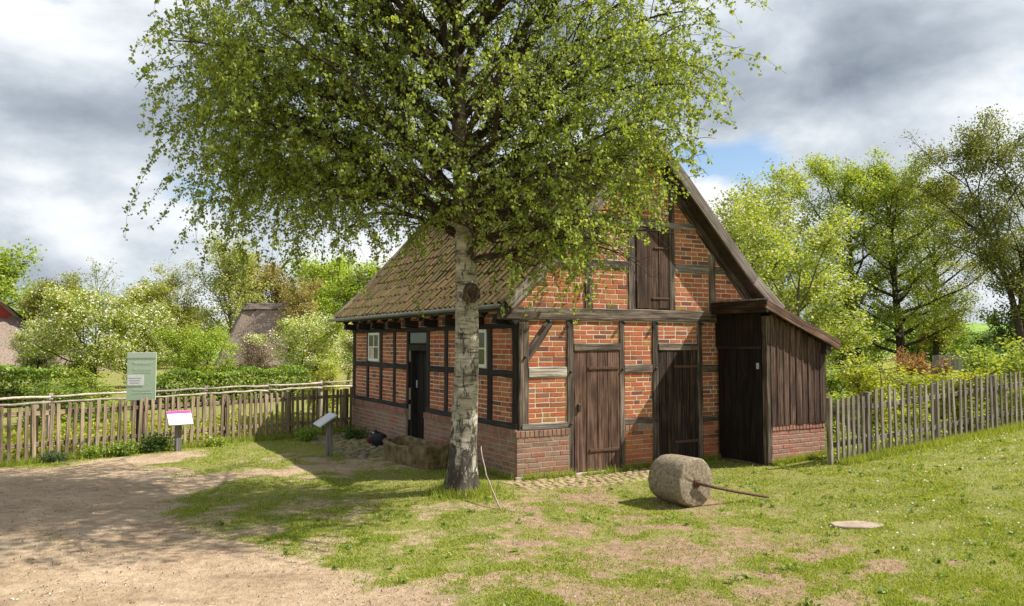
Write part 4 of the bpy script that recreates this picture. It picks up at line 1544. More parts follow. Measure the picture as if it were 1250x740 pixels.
    def in_house(P):
        """inside the walls or just under the tiles"""
        lx_ = (P[:, 0] + bx - C0.x) * VX.x + (P[:, 1] + by - C0.y) * VX.y
        ly_ = (P[:, 0] + bx - C0.x) * UX.x + (P[:, 1] + by - C0.y) * UX.y
        zr = np.where(lx_ < RX, RZ - 1.09 * (RX - lx_), RZ - 1.02 * (lx_ - RX)) + 0.16
        return (lx_ > -0.62) & (lx_ < 5.4) & (ly_ > -0.42) & (ly_ < 8.1) & (P[:, 2] + b0 < np.maximum(zr, 2.5))

    leafp = []
    for az, z, el, L, r, dr in limbs:
        a, e = math.radians(az), math.radians(el)
        d = (math.cos(a) * math.cos(e), math.sin(a) * math.cos(e), math.sin(e))
        n_ = 14
        P = curve((axx(z), axy(z), z), d, L, n_, rng, 0.10, 0.02, dr * 1.1)
        cap = 3.05 + 0.62 * np.clip(-np.cos(a), 0, 1) + 0.55 * np.clip(-np.sin(a), 0, 1)
        bad = np.nonzero(in_house(P) | (np.hypot(P[:, 0], P[:, 1]) > cap) | (P[:, 0] < -3.5) | (P[:, 0] > 3.05))[0]
        if len(bad):
            n_ = max(2, bad[0] - 1)
            P = P[:n_ + 1]
            L = L * n_ / 14
        rr = r * np.linspace(1.05, 0.16, n_ + 1)
        T.add(P, rr, 7)
        # secondaries
        ns = int(L * 7.0) + 2
        for s in range(ns):
            t = 0.12 + 0.88 * (s + rng.uniform(0, 0.9)) / ns
            fi = t * n_
            i0 = min(int(fi), n_ - 1)
            p = P[i0] + (P[i0 + 1] - P[i0]) * (fi - i0)
            td = P[i0 + 1] - P[i0]
            td /= np.linalg.norm(td)
            side = np.cross(td, [0, 0, 1]) * (1 if s % 2 else -1) + rng.normal(size=3) * 0.35
            dd = td * 0.75 + side * 0.8 + np.array([0, 0, rng.uniform(-0.1, 0.5)])
            l2 = rng.uniform(0.55, 1.25) * np.interp(L, [1, 3.5], [0.6, 1.0]) * (1.15 - 0.45 * t)
            n2_ = 6
            Q = curve(p, dd, l2, n2_, rng, 0.13, 0.0, 0.22)
            if in_house(Q).any() or (Q[:, 0] + 0.42 * np.minimum(Q[:, 1], 0.0)).min() < -4.25 or Q[:, 0].max() > 3.5:
                continue
            r2 = max(0.004, r * (1 - t) * 0.32 + 0.004)
            T.add(Q, np.linspace(r2, 0.0025, n2_ + 1), 4)
            # hanging strands
            nt = int(l2 * (1.9 + 4.6 * np.clip(-p[0] - 1.0, 0, 1) * (p[2] < 5.4) + 3.4 * np.clip(p[0] - 0.9, 0, 1) * (p[2] < 5.6))) + 1
            for u in range(nt):
                w = rng.uniform(0.15, 1.0)
                fi2 = w * n2_
                k0 = min(int(fi2), n2_ - 1)
                p2 = Q[k0] + (Q[k0 + 1] - Q[k0]) * (fi2 - k0)
                dd2 = rng.normal(size=3) * 0.8 + (Q[k0 + 1] - Q[k0]) / np.linalg.norm(Q[k0 + 1] - Q[k0]) * 0.5 + np.array([0, 0, -0.25])
                l3 = rng.uniform(0.3, 0.95) * (1.4 if (p[0] < -1.2 and p[2] < 5.0) else 1.0) * (1.7 if t > 0.6 else 1.0)
                S = curve(p2, dd2, l3, 5, rng, 0.12, 0.0, 0.55)
                off = 0.0
                if rng.random() < (0.40 if (-2.6 < S[0, 0] < 1.7) else 0.08):
                    off = rng.uniform(0.25, 0.75)
                hemS = np.interp(S[:, 0], HEMX, HEMZ) - b0 - off
                if in_house(S).any() or S[4, 2] < hemS[4] or (S[:, 0] + 0.42 * np.minimum(S[:, 1], 0.0)).min() < -4.35 or S[:, 0].max() > 3.55:
                    continue
                T.add(S, np.linspace(0.0032, 0.0014, 6), 3)
                # leaves sit in little tufts along the strand, none below the hem of the crown
                nn = max(2, int(l3 / 0.075))
                ft = np.repeat(rng.uniform(0.05, 1.0, nn) * 5, 4)
                kk = np.minimum(ft.astype(int), 4)
                pos = S[kk] + (S[kk + 1] - S[kk]) * (ft - kk)[:, None]
                pos = pos + rng.normal(size=pos.shape) * 0.024
                hem = np.interp(pos[:, 0], HEMX, HEMZ) - b0 - off
                leafp.append(pos[pos[:, 2] > hem - abs(rng.normal()) * 0.30])
    br = obj('branches', T.mesh('branches'), M['birch_limb'], root)
    br['kind'] = 'stuff'
    cen = np.concatenate(leafp)
    v, f = leaves_np(cen, 0.044, rng, 0.80, 0.0, 0.5, 0.12)
    cr = obj('crown', npm('crown', v, f), M['birch_leaf'], root)
    cr['kind'] = 'stuff'
    print('birch leaves', len(cen))
    # a bare stick leaning against it
    A = gnd(612, 621)
    B = atd(587, 545, 10.5)
    mid1 = A.lerp(B, 0.33) + Vector((-0.07, 0, 0.0))
    mid2 = A.lerp(B, 0.68) + Vector((-0.06, 0, 0.02))
    A.z = gzf(A.x, A.y)
    pts = []
    ctl = [A, mid1, mid2, B]
    for k in range(13):
        t = k / 12
        p = ctl[0] * (1 - t) ** 3 + ctl[1] * 3 * t * (1 - t) ** 2 + ctl[2] * 3 * t * t * (1 - t) + ctl[3] * t ** 3
        pts.append(p + Vector((random.uniform(-.006, .006), 0, 0)))
    tag(tube_obj('bare_stick', pts, [0.012 - 0.0004 * k for k in range(13)], M['stick'], None, 6), 'thin bent bare stick leaning beside the birch trunk', 'stick')


birch()


# ------------------------------------------------------------------ other trees
def tree_proto(seed, h, r, clear, trunk_r, n_limbs, elev, leaf_n, leaf_size, sigma, shape='round', up=0.10, droop=0.05, fork=1, sub=5, blossom=0, flat=0.3, gaps=1.0, blossom_size=None):
    """returns meshes (wood, leaves, blossoms): trunk with limbs, and a crown of small leaves round the outer twigs"""
    rng = np.random.default_rng(seed)
    T = Tubes()
    tips = []
    for fk in range(fork):
        lean = rng.normal(size=2) * (0.10 if fork == 1 else 0.22)
        n_ = 10
        TP = curve((rng.normal() * 0.1 * (fork > 1), rng.normal() * 0.1 * (fork > 1), -0.2), (lean[0], lean[1], 1), h * 0.93 * (1 if fk == 0 else rng.uniform(0.75, 0.95)), n_, rng, 0.05)
        hh = TP[-1][2]
        rr = trunk_r * np.interp(np.linspace(0, 1, n_ + 1), [0, 0.06, 0.35, 1], [1.35, 1.0, 0.72, 0.08]) * (1 if fork == 1 else 0.8)
        T.add(TP, rr, 8)
        nl = n_limbs // fork
        for k in range(nl):
            t = clear + (0.97 - clear) * (k + rng.uniform(0, 0.8)) / nl
            fi = t * n_
            i0 = min(int(fi), n_ - 1)
            p = TP[i0] + (TP[i0 + 1] - TP[i0]) * (fi - i0)
            c = (t - clear) / (1 - clear)
            if shape == 'round':
                pr = math.sqrt(max(0.05, 1 - (2 * c - 0.75) ** 2 * 0.62))
            elif shape == 'cone':
                pr = 1.05 - 0.85 * c
            elif shape == 'vase':
                pr = 0.55 + 0.75 * c * (1.35 - c)
            else:
                pr = math.sqrt(max(0.06, 1 - (2 * c - 1) ** 2))
            L = r * pr * rng.uniform(0.75, 1.15)
            a = k * 2.399 + rng.uniform(-0.4, 0.4) + seed
            e = math.radians(elev + 30 * c + rng.uniform(-10, 10))
            d = (math.cos(a) * math.cos(e), math.sin(a) * math.cos(e), math.sin(e))
            m_ = 7
            P = curve(p, d, L / max(0.45, math.cos(e)) * 0.85, m_, rng, 0.13, up, droop)
            r0 = min(trunk_r * 0.5, rr[i0] * 0.6) * (0.6 + 0.4 * pr)
            T.add(P, np.linspace(r0, 0.012, m_ + 1), 5)
            for s in range(sub):
                t2 = 0.28 + 0.72 * (s + rng.uniform(0, 1)) / sub
                f2 = t2 * m_
                k0 = min(int(f2), m_ - 1)
                p2 = P[k0] + (P[k0 + 1] - P[k0]) * (f2 - k0)
                td = P[k0 + 1] - P[k0]
                td /= np.linalg.norm(td)
                dd = td * 0.6 + rng.normal(size=3) * 0.75 + np.array([0, 0, 0.15])
                l2 = L * rng.uniform(0.25, 0.5) * (1.2 - 0.5 * t2)
                Q = curve(p2, dd, l2, 4, rng, 0.15, up * 0.6, droop)
                T.add(Q, np.linspace(max(0.010, r0 * 0.3 * (1.2 - t2)), 0.006, 5), 4)
                w = rng.uniform(0.7, 1.4) if rng.random() < gaps else 0.15
                tips.append((Q, w))
    ws = np.array([w * len(Q) for Q, w in tips])
    ws /= ws.sum()
    pick = rng.choice(len(tips), leaf_n, p=ws)
    tt = rng.uniform(0.25, 1.08, leaf_n) * 4
    kk = np.clip(tt.astype(int), 0, 3)
    QA = np.array([Q for Q, _ in tips])
    pos = QA[pick, kk] + (QA[pick, kk + 1] - QA[pick, kk]) * (tt - kk)[:, None]
    pos = pos + rng.normal(size=pos.shape) * sigma * np.array([1, 1, 0.8])
    v, f = leaves_np(pos, leaf_size, rng, 0.8, flat)
    h = float(np.percentile(v[:, 2], 99.7))
    out = [T.mesh('trunk'), npm('crown', v, f)]
    if blossom:
        pick = rng.choice(len(tips), blossom, p=ws)
        tt = rng.uniform(0.5, 1.15, blossom) * 4
        kk = np.clip(tt.astype(int), 0, 3)
        pos = QA[pick, kk] + (QA[pick, kk + 1] - QA[pick, kk]) * (tt - kk)[:, None] + rng.normal(size=(blossom, 3)) * sigma * 0.8
        v, f = leaves_np(pos, blossom_size or leaf_size * 0.8, rng, 0.95, 0.2)
        out.append(npm('blossoms', v, f))
    else:
        out.append(None)
    return out + [h]


def plant_tree(proto, name, label, cat, px, top, Y, leafm, barkm='bark', wide=1.0, rot=0.0, group=None, blm='blossom', base=None):
    tm, lm, bm, h = proto
    p = atd(px, 418, Y)
    z0 = gzf(p.x, p.y) if base is None else base
    zt = atd(px, top, Y).z
    s = (zt - z0) / h
    root = empty(name, label, cat, Matrix.Translation((p.x, p.y, z0)) @ Matrix.Rotation(rot, 4, 'Z') @ Matrix.Diagonal((s * wide * 1.2, s * wide * 1.2, s, 1)), group)
    obj('trunk', tm, M[barkm], root)
    c = obj('crown', lm, M[leafm], root)
    c['kind'] = 'stuff'
    if bm is not None and blm:
        b = obj('blossoms', bm, M[blm], root)
        b['kind'] = 'stuff'
    return root


AP = [tree_proto(31, 4.3, 2.5, 0.26, 0.13, 20, 18, 15000, 0.11, 0.21, 'round', 0.12, 0.02, sub=6, blossom=5200, blossom_size=0.09),
      tree_proto(32, 4.3, 2.7, 0.22, 0.14, 20, 14, 15000, 0.11, 0.23, 'flat', 0.14, 0.02, fork=2, sub=7, blossom=5200, blossom_size=0.09)]
DENSE = [tree_proto(41, 9, 4.2, 0.18, 0.28, 30, 22, 22000, 0.22, 0.45, 'round', 0.08, 0.03, sub=6),
         tree_proto(42, 9, 4.0, 0.22, 0.25, 30, 26, 22000, 0.22, 0.45, 'flat', 0.08, 0.03, sub=6)]
AIRY = [tree_proto(51, 9, 3.0, 0.25, 0.16, 24, 35, 11000, 0.15, 0.30, 'round', 0.12, 0.0, fork=2, sub=6),
        tree_proto(52, 9, 2.6, 0.2, 0.18, 26, 40, 12000, 0.15, 0.30, 'round', 0.10, 0.0, sub=6)]
BARE = tree_proto(61, 9, 2.0, 0.35, 0.12, 18, 45, 900, 0.16, 0.22, 'round', 0.1, 0.0, sub=6)
ALDER = [tree_proto(71, 10, 3.3, 0.14, 0.20, 38, 8, 40000, 0.088, 0.19, 'round', 0.10, 0.02, sub=7, flat=0.9, gaps=0.75),
         tree_proto(72, 10, 3.0, 0.16, 0.17, 34, 12, 32000, 0.088, 0.19, 'flat', 0.10, 0.02, sub=7, flat=0.9, gaps=0.75)]
PEAR = tree_proto(81, 7.4, 2.5, 0.20, 0.16, 26, 34, 36000, 0.082, 0.18, 'round', 0.12, 0.02, fork=3, sub=7, blossom=5200, blossom_size=0.075)
EDGE = tree_proto(91, 11, 3.6, 0.3, 0.22, 30, 26, 52000, 0.088, 0.26, 'round', 0.10, 0.03, fork=2, sub=8, gaps=0.8)
DARKT = tree_proto(92, 6, 2.9, 0.08, 0.2, 26, 15, 15000, 0.16, 0.27, 'round', 0.06, 0.03, sub=6)
BUSH = [tree_proto(101, 1.6, 1.0, 0.05, 0.03, 22, 35, 8000, 0.07, 0.11, 'round', 0.05, 0.02, fork=3, sub=6),
        tree_proto(102, 1.6, 1.1, 0.05, 0.03, 22, 30, 7000, 0.07, 0.12, 'round', 0.05, 0.02, fork=4, sub=6)]

G1 = 'fruit trees in the orchard behind the paddock rail'
plant_tree(AP[0], 'apple_tree', 'low apple tree standing before the mauve thatched roof at the far end', 'tree', 42, 388, 33, 'apple_leaf', rot=0.3, group=G1, wide=0.9)
plant_tree(AP[1], 'apple_tree', 'broad apple tree with white blossom tips left of the green notice board', 'tree', 118, 350, 32, 'apple_leaf', rot=2.0, group=G1, wide=0.95)
plant_tree(AP[0], 'apple_tree', 'apple tree in white blossom rising directly behind the green notice board', 'tree', 176, 368, 36, 'apple_leaf', rot=4.0, group=G1, wide=0.95)
plant_tree(AP[1], 'apple_tree', 'rounded leafy apple tree without blossom between notice board and thatched cottage', 'tree', 248, 398, 33, 'fresh_leaf', rot=1.0, group=G1, blm=None, wide=1.15)
plant_tree(AP[0], 'apple_tree', 'pale pinkish half bare fruit tree in front of the small thatched cottage', 'tree', 315, 405, 37, 'pink_twig', 'bark', rot=0.9, group=G1, blm=None, wide=0.95)
plant_tree(AP[1], 'apple_tree', 'apple tree thick with white blossom beside the far corner of the brick house', 'tree', 378, 384, 33, 'apple_leaf', rot=3.3, group=G1, wide=1.05)
plant_tree(AP[0], 'apple_tree', 'small blossoming apple tree showing just behind the gutter end', 'tree', 425, 392, 38, 'pale_leaf', rot=5.3, group=G1, wide=1.0)
G2 = 'tall trees beyond the orchard'
plant_tree(DENSE[0], 'broad_tree', 'large rounded bright green tree above the thatched roof with red gable', 'tree', 8, 296, 58, 'fresh_leaf', rot=0.4, group=G2)
plant_tree(DENSE[1], 'broad_tree', 'dull olive leafed tree on the slope of the large green tree', 'tree', 62, 336, 52, 'olive_leaf', rot=1.4, group=G2, wide=0.9)
plant_tree(BARE, 'sapling_tree', 'thin nearly bare tree poking above the blossoming apple trees', 'tree', 135, 316, 62, 'pale_leaf', 'bark_grey', rot=0, group=G2, wide=0.8)
plant_tree(DENSE[0], 'broad_tree', 'dark olive tree crown between the thin bare tree and yellowish tree', 'tree', 178, 346, 66, 'olive_leaf', rot=2.2, group=G2, wide=0.8)
plant_tree(AIRY[0], 'airy_tree', 'yellowish flowering tree with open crown and several stems', 'tree', 221, 322, 60, 'olive_leaf', 'bark_grey', rot=0.5, group=G2, wide=0.95)
plant_tree(AIRY[1], 'airy_tree', 'tall feathery pale green tree left of the small thatched cottage', 'tree', 280, 291, 62, 'pale_leaf', 'bark_grey', rot=2.6, group=G2, wide=0.95)
plant_tree(DENSE[1], 'broad_tree', 'bronze tinted tree right behind the small thatched cottage ridge', 'tree', 326, 312, 70, 'bronze_leaf', rot=4.4, group=G2, wide=0.75)
plant_tree(DENSE[0], 'broad_tree', 'dense fresh green tree under the drooping birch twigs', 'tree', 375, 312, 74, 'fresh_leaf', rot=3.0, group=G2, wide=0.9)
plant_tree(AIRY[1], 'airy_tree', 'tan coloured budding tree in front of the fresh green wood', 'tree', 357, 338, 56, 'bronze_leaf', 'bark_grey', rot=5.0, group=G2, wide=1.0)
plant_tree(DENSE[1], 'broad_tree', 'bright yellow green tree just left of the brick house roof', 'tree', 438, 318, 68, 'fresh_leaf', rot=1.7, group=G2, wide=1.0)
plant_tree(DENSE[0], 'broad_tree', 'pale green tree half hidden by the tree with the yellowish crown', 'tree', 240, 372, 82, 'pale_leaf', rot=0.2, group=G2, wide=1.6)
G3 = 'trees beyond the garden on the lean-to side'
plant_tree(PEAR, 'pear_tree', 'tall pear tree full of white blossom right behind the gable and lean-to roof', 'tree', 972, 205, 23.5, 'apple_leaf', 'bark_grey', rot=0.6, group=G3, wide=1.12)
plant_tree(AIRY[0], 'airy_tree', 'greyish pale flowering tree close beside the roof verge', 'tree', 915, 212, 36, 'pale_leaf', 'bark_grey', rot=1.0, group=G3, wide=0.9)
plant_tree(ALDER[1], 'alder_tree', 'slender alder with dark stem next to the blossoming pear', 'tree', 1050, 190, 33, 'apple_leaf', 'bark', rot=0.2, group=G3, wide=0.9)
plant_tree(ALDER[0], 'alder_tree', 'spreading alder with tiered branches and dark trunk over the red shrub', 'tree', 1103, 200, 32, 'apple_leaf', 'bark', rot=1.1, group=G3, wide=0.95)
plant_tree(ALDER[1], 'alder_tree', 'alder with long low branch reaching towards the distant field', 'tree', 1140, 205, 35, 'olive_leaf', 'bark', rot=3.5, group=G3, wide=0.8)
plant_tree(EDGE, 'airy_tree', 'tall open crowned tree cut by the frame edge above the far field', 'tree', 1250, 140, 29, 'edge_leaf', 'bark', rot=2.0, group=G3, wide=0.85)
plant_tree(DARKT, 'broad_tree', 'dark green low tree under the tall open crowned tree', 'tree', 1247, 318, 31, 'dark_leaf', 'bark', rot=2.0, group=G3, wide=0.8)
plant_tree(DARKT, 'bushy_tree', 'rounded green bush tree standing behind the alder trunks', 'tree', 1140, 380, 42, 'hedge_leaf', 'bark', rot=0.7, group=G3, wide=1.5)
plant_tree(DARKT, 'bushy_tree', 'dark bushy tree at the foot of the distant field', 'tree', 1185, 400, 46, 'dark_leaf', 'bark', rot=3.7, group=G3, wide=2.0)
plant_tree(DARKT, 'bushy_tree', 'leafy bush tree filling the gap between pear and alder stems', 'tree', 1045, 372, 42, 'hedge_leaf', 'bark', rot=5.0, group=G3, wide=1.5)
plant_tree(DENSE[1], 'broad_tree', 'tiny hazy tree on the skyline of the distant field', 'tree', 1214, 386, 175, 'olive_leaf', 'bark', rot=3.7, group=G3, wide=1.4, base=5.0)


def plant_bush(k, name, label, px, top, Y, leafm, wide=1.0, rot=0.0, group='shrubs in the garden behind the fences'):
    return plant_tree(BUSH[k], name, label, 'shrub', px, top, Y, leafm, 'bark_grey', wide, rot, group)


plant_bush(0, 'shrub', 'yellow green garden shrub behind the picket gate', 1056, 434, 15.5, 'yellow_leaf', 1.35, 0.2)
plant_bush(1, 'shrub', 'rusty red leaved shrub below the alder trunks', 1113, 426, 20.0, 'red_leaf', 0.7, 1.2)
plant_bush(0, 'shrub', 'small reddish shrub beside the grey board fence', 1147, 436, 19.0, 'red_leaf', 0.7, 2.2)
plant_bush(1, 'shrub', 'low yellow flowering shrub along the middle of the grey pickets', 1140, 444, 16.4, 'yellow_leaf', 2.0, 3.0)
plant_bush(0, 'shrub', 'tall light green leafy shrub rising above the grey pickets', 1200, 424, 17.0, 'fresh_leaf', 1.25, 4.0)
plant_bush(1, 'shrub', 'green and reddish shrub above the pickets near the frame edge', 1242, 414, 17.6, 'apple_leaf', 1.35, 5.0)
plant_bush(1, 'shrub', 'mid green shrub next to the lean-to behind the gate', 1024, 440, 18.5, 'hedge_leaf', 1.5, 0.7)
plant_bush(0, 'shrub', 'golden yellow shrub near the rail fence and far house corner', 397, 442, 22.5, 'yellow_leaf', 1.1, 1.9)
plant_bush(0, 'shrub', 'dense green rounded shrub behind the fence left of the notice board', 108, 450, 20.5, 'fresh_leaf', 1.6, 0.5)
plant_bush(1, 'shrub', 'dark green shrub low behind the pickets under the dense green shrub', 72, 464, 19.0, 'hedge_leaf', 1.6, 2.5)

# ------------------------------------------------------------------ clipped hedge
rng = np.random.default_rng(8)
for (pa, pb, ya, yb, ta, tb, lab) in ((185, 372, 24, 28.5, 0.98, 1.05, 'long clipped green hedge running behind the pale rail fence'),
                                      (-40, 75, 25, 25, 1.15, 1.1, 'short dark hedge in front of the large thatched roof')):
    A, B = atd(pa, 418, ya), atd(pb, 418, yb)
    dx = (B - A)
    L = math.hypot(dx.x, dx.y)
    n = int(L * 1500)
    t = rng.uniform(0, 1, n)
    s = rng.uniform(-1, 1, n) * 0.42
    zz = np.where(rng.random(n) < 0.35, ta - np.abs(rng.normal(size=n)) * 0.05 + (vnoise(t * L, s, 1.2) - 0.5) * 0.45 + np.abs(rng.normal(size=n)) * 0.05, rng.uniform(0.05, ta, n))
    s = np.where(zz < ta - 0.15, np.sign(s) * (0.44 - np.abs(rng.normal(size=n)) * 0.06), s)
    ux, uy = dx.x / L, dx.y / L
    cen = np.stack([A.x + ux * t * L - uy * s, A.y + uy * t * L + ux * s, zz], 1)
    v, f = leaves_np(cen, 0.10, rng, 0.8, 0.2)
    root = empty('hedge', lab, 'hedge', Matrix.Identity(4))
    lo = obj('foliage', npm('foliage', v, f), M['hedge_leaf'], root)
    lo['kind'] = 'stuff'
    beam('stems', (A.x, A.y, 0.55), (B.x, B.y, 0.55), 0.55, 1.0, M['bark'], root, (0, 0, 1), 0.02)['kind'] = 'stuff'

# low planting in the garden behind both fences
cen = []
for k in range(26000):
    pass
n = 26000
px = rng.uniform(-60, 470, n)
d = rng.uniform(0, 1, n)
base = np.stack([np.interp(px, [-60, 0, 430, 480], [-8.95, -8.36, -3.61, -3.1]), np.interp(px, [-60, 0, 430, 480], [12.4, 13.0, 18.0, 18.6])], 1)
cx = base[:, 0] - 0.7 * (0.35 + d * 4.0)
cy = base[:, 1] + 0.7 * (0.35 + d * 4.0)
hgt = np.clip(fbm(cx, cy, 0.9, 3) - 0.25, 0, 1) * 0.9
cz = np.abs(rng.normal(size=n)) * 0.35 * hgt + 0.02
v, f = leaves_np(np.stack([cx, cy, gz(cx, cy) + cz], 1), 0.085, rng, 0.6, 0.1)
tag(obj('garden_planting', npm('garden_planting', v, f), M['yellow_leaf']), 'low yellow green planting in the bed behind the brown picket fence', 'plants', kind='stuff')
n = 16000
t = rng.uniform(0, 8, n)
d = rng.uniform(0.3, 3.5, n)
cx = 5.1 + 0.85 * t - 0.53 * d
cy = 12.75 + 0.53 * t + 0.85 * d
hgt = np.clip(fbm(cx + 40, cy, 0.8, 3) - 0.2, 0, 1) * np.clip((t - 0.5) / 1.5, 0, 1)
cz = np.abs(rng.normal(size=n)) * 0.55 * hgt + 0.02
v, f = leaves_np(np.stack([cx, cy, gz(cx, cy) + cz], 1), 0.085, rng, 0.6, 0.1)
tag(obj('garden_planting', npm('garden_planting', v, f), M['apple_leaf']), 'mixed leafy planting in the bed behind the grey picket fence', 'plants', kind='stuff')

# ------------------------------------------------------------------ picket fences
def picket_mesh(w, h, th):
    return [beam_mesh('picket', h * random.uniform(0.965, 1.02), w, th, 0.0025, 0.004, 0.35) for _ in range(5)]


def fence(name, label, A, B, n, w, h, th, mat, posts, group, rails=(0.28, 0.80), lift=0.06, skip=()):
    root = empty(name, label, 'fence', Matrix.Translation((A[0], A[1], gzf(*A))), group)
    inv = root.matrix_world.inverted()
    A, B = np.array(A, float), np.array(B, float)
    d = B - A
    L = np.linalg.norm(d)
    d = d / L
    nrm = Vector((d[1], -d[0], 0))                     # towards the yard
    pm = picket_mesh(w, h, th)
    for k in range(n):
        p = A + d * (k + 0.5) * L / n
        if any(a < (k + 0.5) / n < b for a, b in skip):
            continue
        z = gzf(*p) + lift + random.uniform(-.022, .022)
        tilt = random.gauss(0, 0.02)
        P = Vector((p[0], p[1], z)) + nrm * (0.025 + random.uniform(-.003, .003))
        up = (Vector((0, 0, 1)) + Vector((d[0], d[1], 0)) * tilt).normalized()
        obj('picket', pm[random.randrange(5)], mat, root, inv @ frame(P, up, nrm))
    ns = max(1, int(L / 1.9))
    for s in range(ns):
        a, b = A + d * (L * s / ns), A + d * (L * (s + 1) / ns)
        for rz in rails:
            beam('rail', inv @ Vector((a[0], a[1], gzf(*a) + rz)), inv @ Vector((b[0], b[1], gzf(*b) + rz)), 0.075, 0.04, mat, root, nrm, 0.004)
    for t in posts:
        p = A + d * t * L
        P = Vector((p[0], p[1], gzf(*p) - 0.3)) - nrm * 0.042
        beam('post', inv @ P, inv @ (P + Vector((0, 0, h + 0.33))), 0.10, 0.10, mat, root, nrm, 0.004)
    return root


A0 = gnd(-95, 577)
A1 = gnd(430, 526)
LF = ((A0.x, A0.y), (A1.x, A1.y))
fence('picket_fence', 'weathered brown picket fence between sandy path and orchard garden', LF[0], LF[1], 65, 0.060, 0.92, 0.02, M['picket'], (0.02, 0.195, 0.42, 0.62, 0.80, 0.985), 'picket fences')
p0 = gnd(1074, 548, 0.15)
p0 = Vector((5.83, 12.95, 0))
d_ = Vector((0.845, 0.535, 0))
p1 = p0 + d_ * 6.6
fence('picket_fence', 'grey weathered picket fence climbing the lawn past the lean-to', (p0.x, p0.y), (p1.x, p1.y), 37, 0.070, 1.0, 0.022, M['picket_grey'], (0.0, 0.30, 0.6, 0.9), 'picket fences')
# gate
q0, q1 = p0 - d_ * 0.98, p0 - d_ * 0.07
gt = empty('picket_gate', 'narrow grey picket gate with diagonal brace between lean-to and fence', 'gate', Matrix.Translation((q0.x, q0.y, gzf(q0.x, q0.y))))
inv = gt.matrix_world.inverted()
nrm = Vector((d_.y, -d_.x, 0))
pm = picket_mesh(0.066, 0.95, 0.022)
for k in range(7):
    p = q0 + d_ * ((k + 0.5) * 0.91 / 7)
    P = Vector((p.x, p.y, gzf(p.x, p.y) + 0.06)) + nrm * 0.025
    obj('picket', pm[k % 5], M['picket_grey'], gt, inv @ frame(P, (0, 0, 1), nrm))
for rz in (0.27, 0.82):
    beam('rail', inv @ Vector((q0.x, q0.y, 0.14 + rz)), inv @ Vector((q1.x, q1.y, 0.17 + rz)), 0.08, 0.04, M['picket_grey'], gt, nrm)
bk = nrm * -0.042
beam('brace', inv @ (Vector((q0.x, q0.y, 0.80 + 0.14)) + bk), inv @ (Vector((q1.x, q1.y, 0.30 + 0.15)) + bk), 0.08, 0.03, M['picket_grey'], gt, nrm)
P = Vector((q0.x, q0.y, 0)) - d_ * 0.07
beam('gate_post', inv @ P, inv @ (P + Vector((0, 0, 1.14))), 0.07, 0.07, M['picket_grey'], gt, nrm)
# grey board fence deeper in the garden
a, b = atd(1140, 436, 24), atd(1182, 436, 25)
bf_ = empty('board_fence', 'low stretch of grey vertical boards behind the reddish shrubs', 'fence', Matrix.Translation((a.x, a.y, 0.4)))
for k in range(9):
    p = a.lerp(b, (k + 0.5) / 9) - Vector((a.x, a.y, 0.4))
    p.z = -0.2
    w = (b - a).length / 9
    beam('board', p, p + Vector((0, 0, 1.42 + random.uniform(-.02, .02))), w - 0.012, 0.025, M['post_grey'], bf_, (0.0, -1, 0), 0.003, 0.004, 0.6)
for zz in (0.3, 0.95):
    beam('rail', Vector((0, 0.05, zz)), (b - a) * 1.0 + Vector((0, 0.05, zz - (b - a).z)), 0.09, 0.04, M['post_grey'], bf_, (0, -1, 0))

# ------------------------------------------------------------------ pale rail fence by the orchard
a, b = atd(-60, 489, 14.6), atd(450, 465.5, 22.8)
a.z, b.z = 0, 0
rf = empty('rail_fence', 'pale peeled two rail paddock fence behind the brown pickets', 'fence', Matrix.Translation(a))
D = b - a
for k in range(7):
    t = k / 6
    p = D * t
    beam('post', p + Vector((0, 0.02, -0.3)), p + Vector((0, 0.02, 0.98)), 0.09, 0.09, M['rail_wood'], rf, (0.7, -0.7, 0), 0.006, 0.02)
    if k < 6:
        qn = D * ((k + 1) / 6)
        for hz in (0.92, 0.80):
            pts = [p.lerp(qn, s / 5) + Vector((0.03, -0.05, hz + random.uniform(-.015, .015))) for s in range(6)]
            tube_obj('rail', pts, [0.025 + random.uniform(-.004, .004) for _ in range(6)], M['rail_wood'], rf, 7)


# ------------------------------------------------------------------ thatched houses far behind
def thatch_mesh(name, prof_pts, faces):
    return pym(name, prof_pts, faces)


def subdiv_quad(p00, p10, p11, p01, n, m, rng, amp):
    V, Fc = [], []
    for jj in range(m + 1):
        for ii in range(n + 1):
            s, t = ii / n, jj / m
            p = Vector(p00).lerp(Vector(p10), s).lerp(Vector(p01).lerp(Vector(p11), s), t)
            V.append(p + Vector((rng.normal(), rng.normal(), rng.normal())) * amp)
    for jj in range(m):
        for ii in range(n):
            k = jj * (n + 1) + ii
            Fc.append((k, k + 1, k + n + 2, k + n + 1))
    return V, Fc


def quads_obj(name, quads, mat, parent, amp=0.06, n=12, m=8):
    rng = np.random.default_rng(len(name) + len(quads))
    V, Fc = [], []
    for q in quads:
        v, f = subdiv_quad(*q, n, m, rng, amp)
        b = len(V)
        V += v
        Fc += [tuple(b + k for k in t) for t in f]
    return obj(name, pym(name, V, Fc, True), mat, parent)


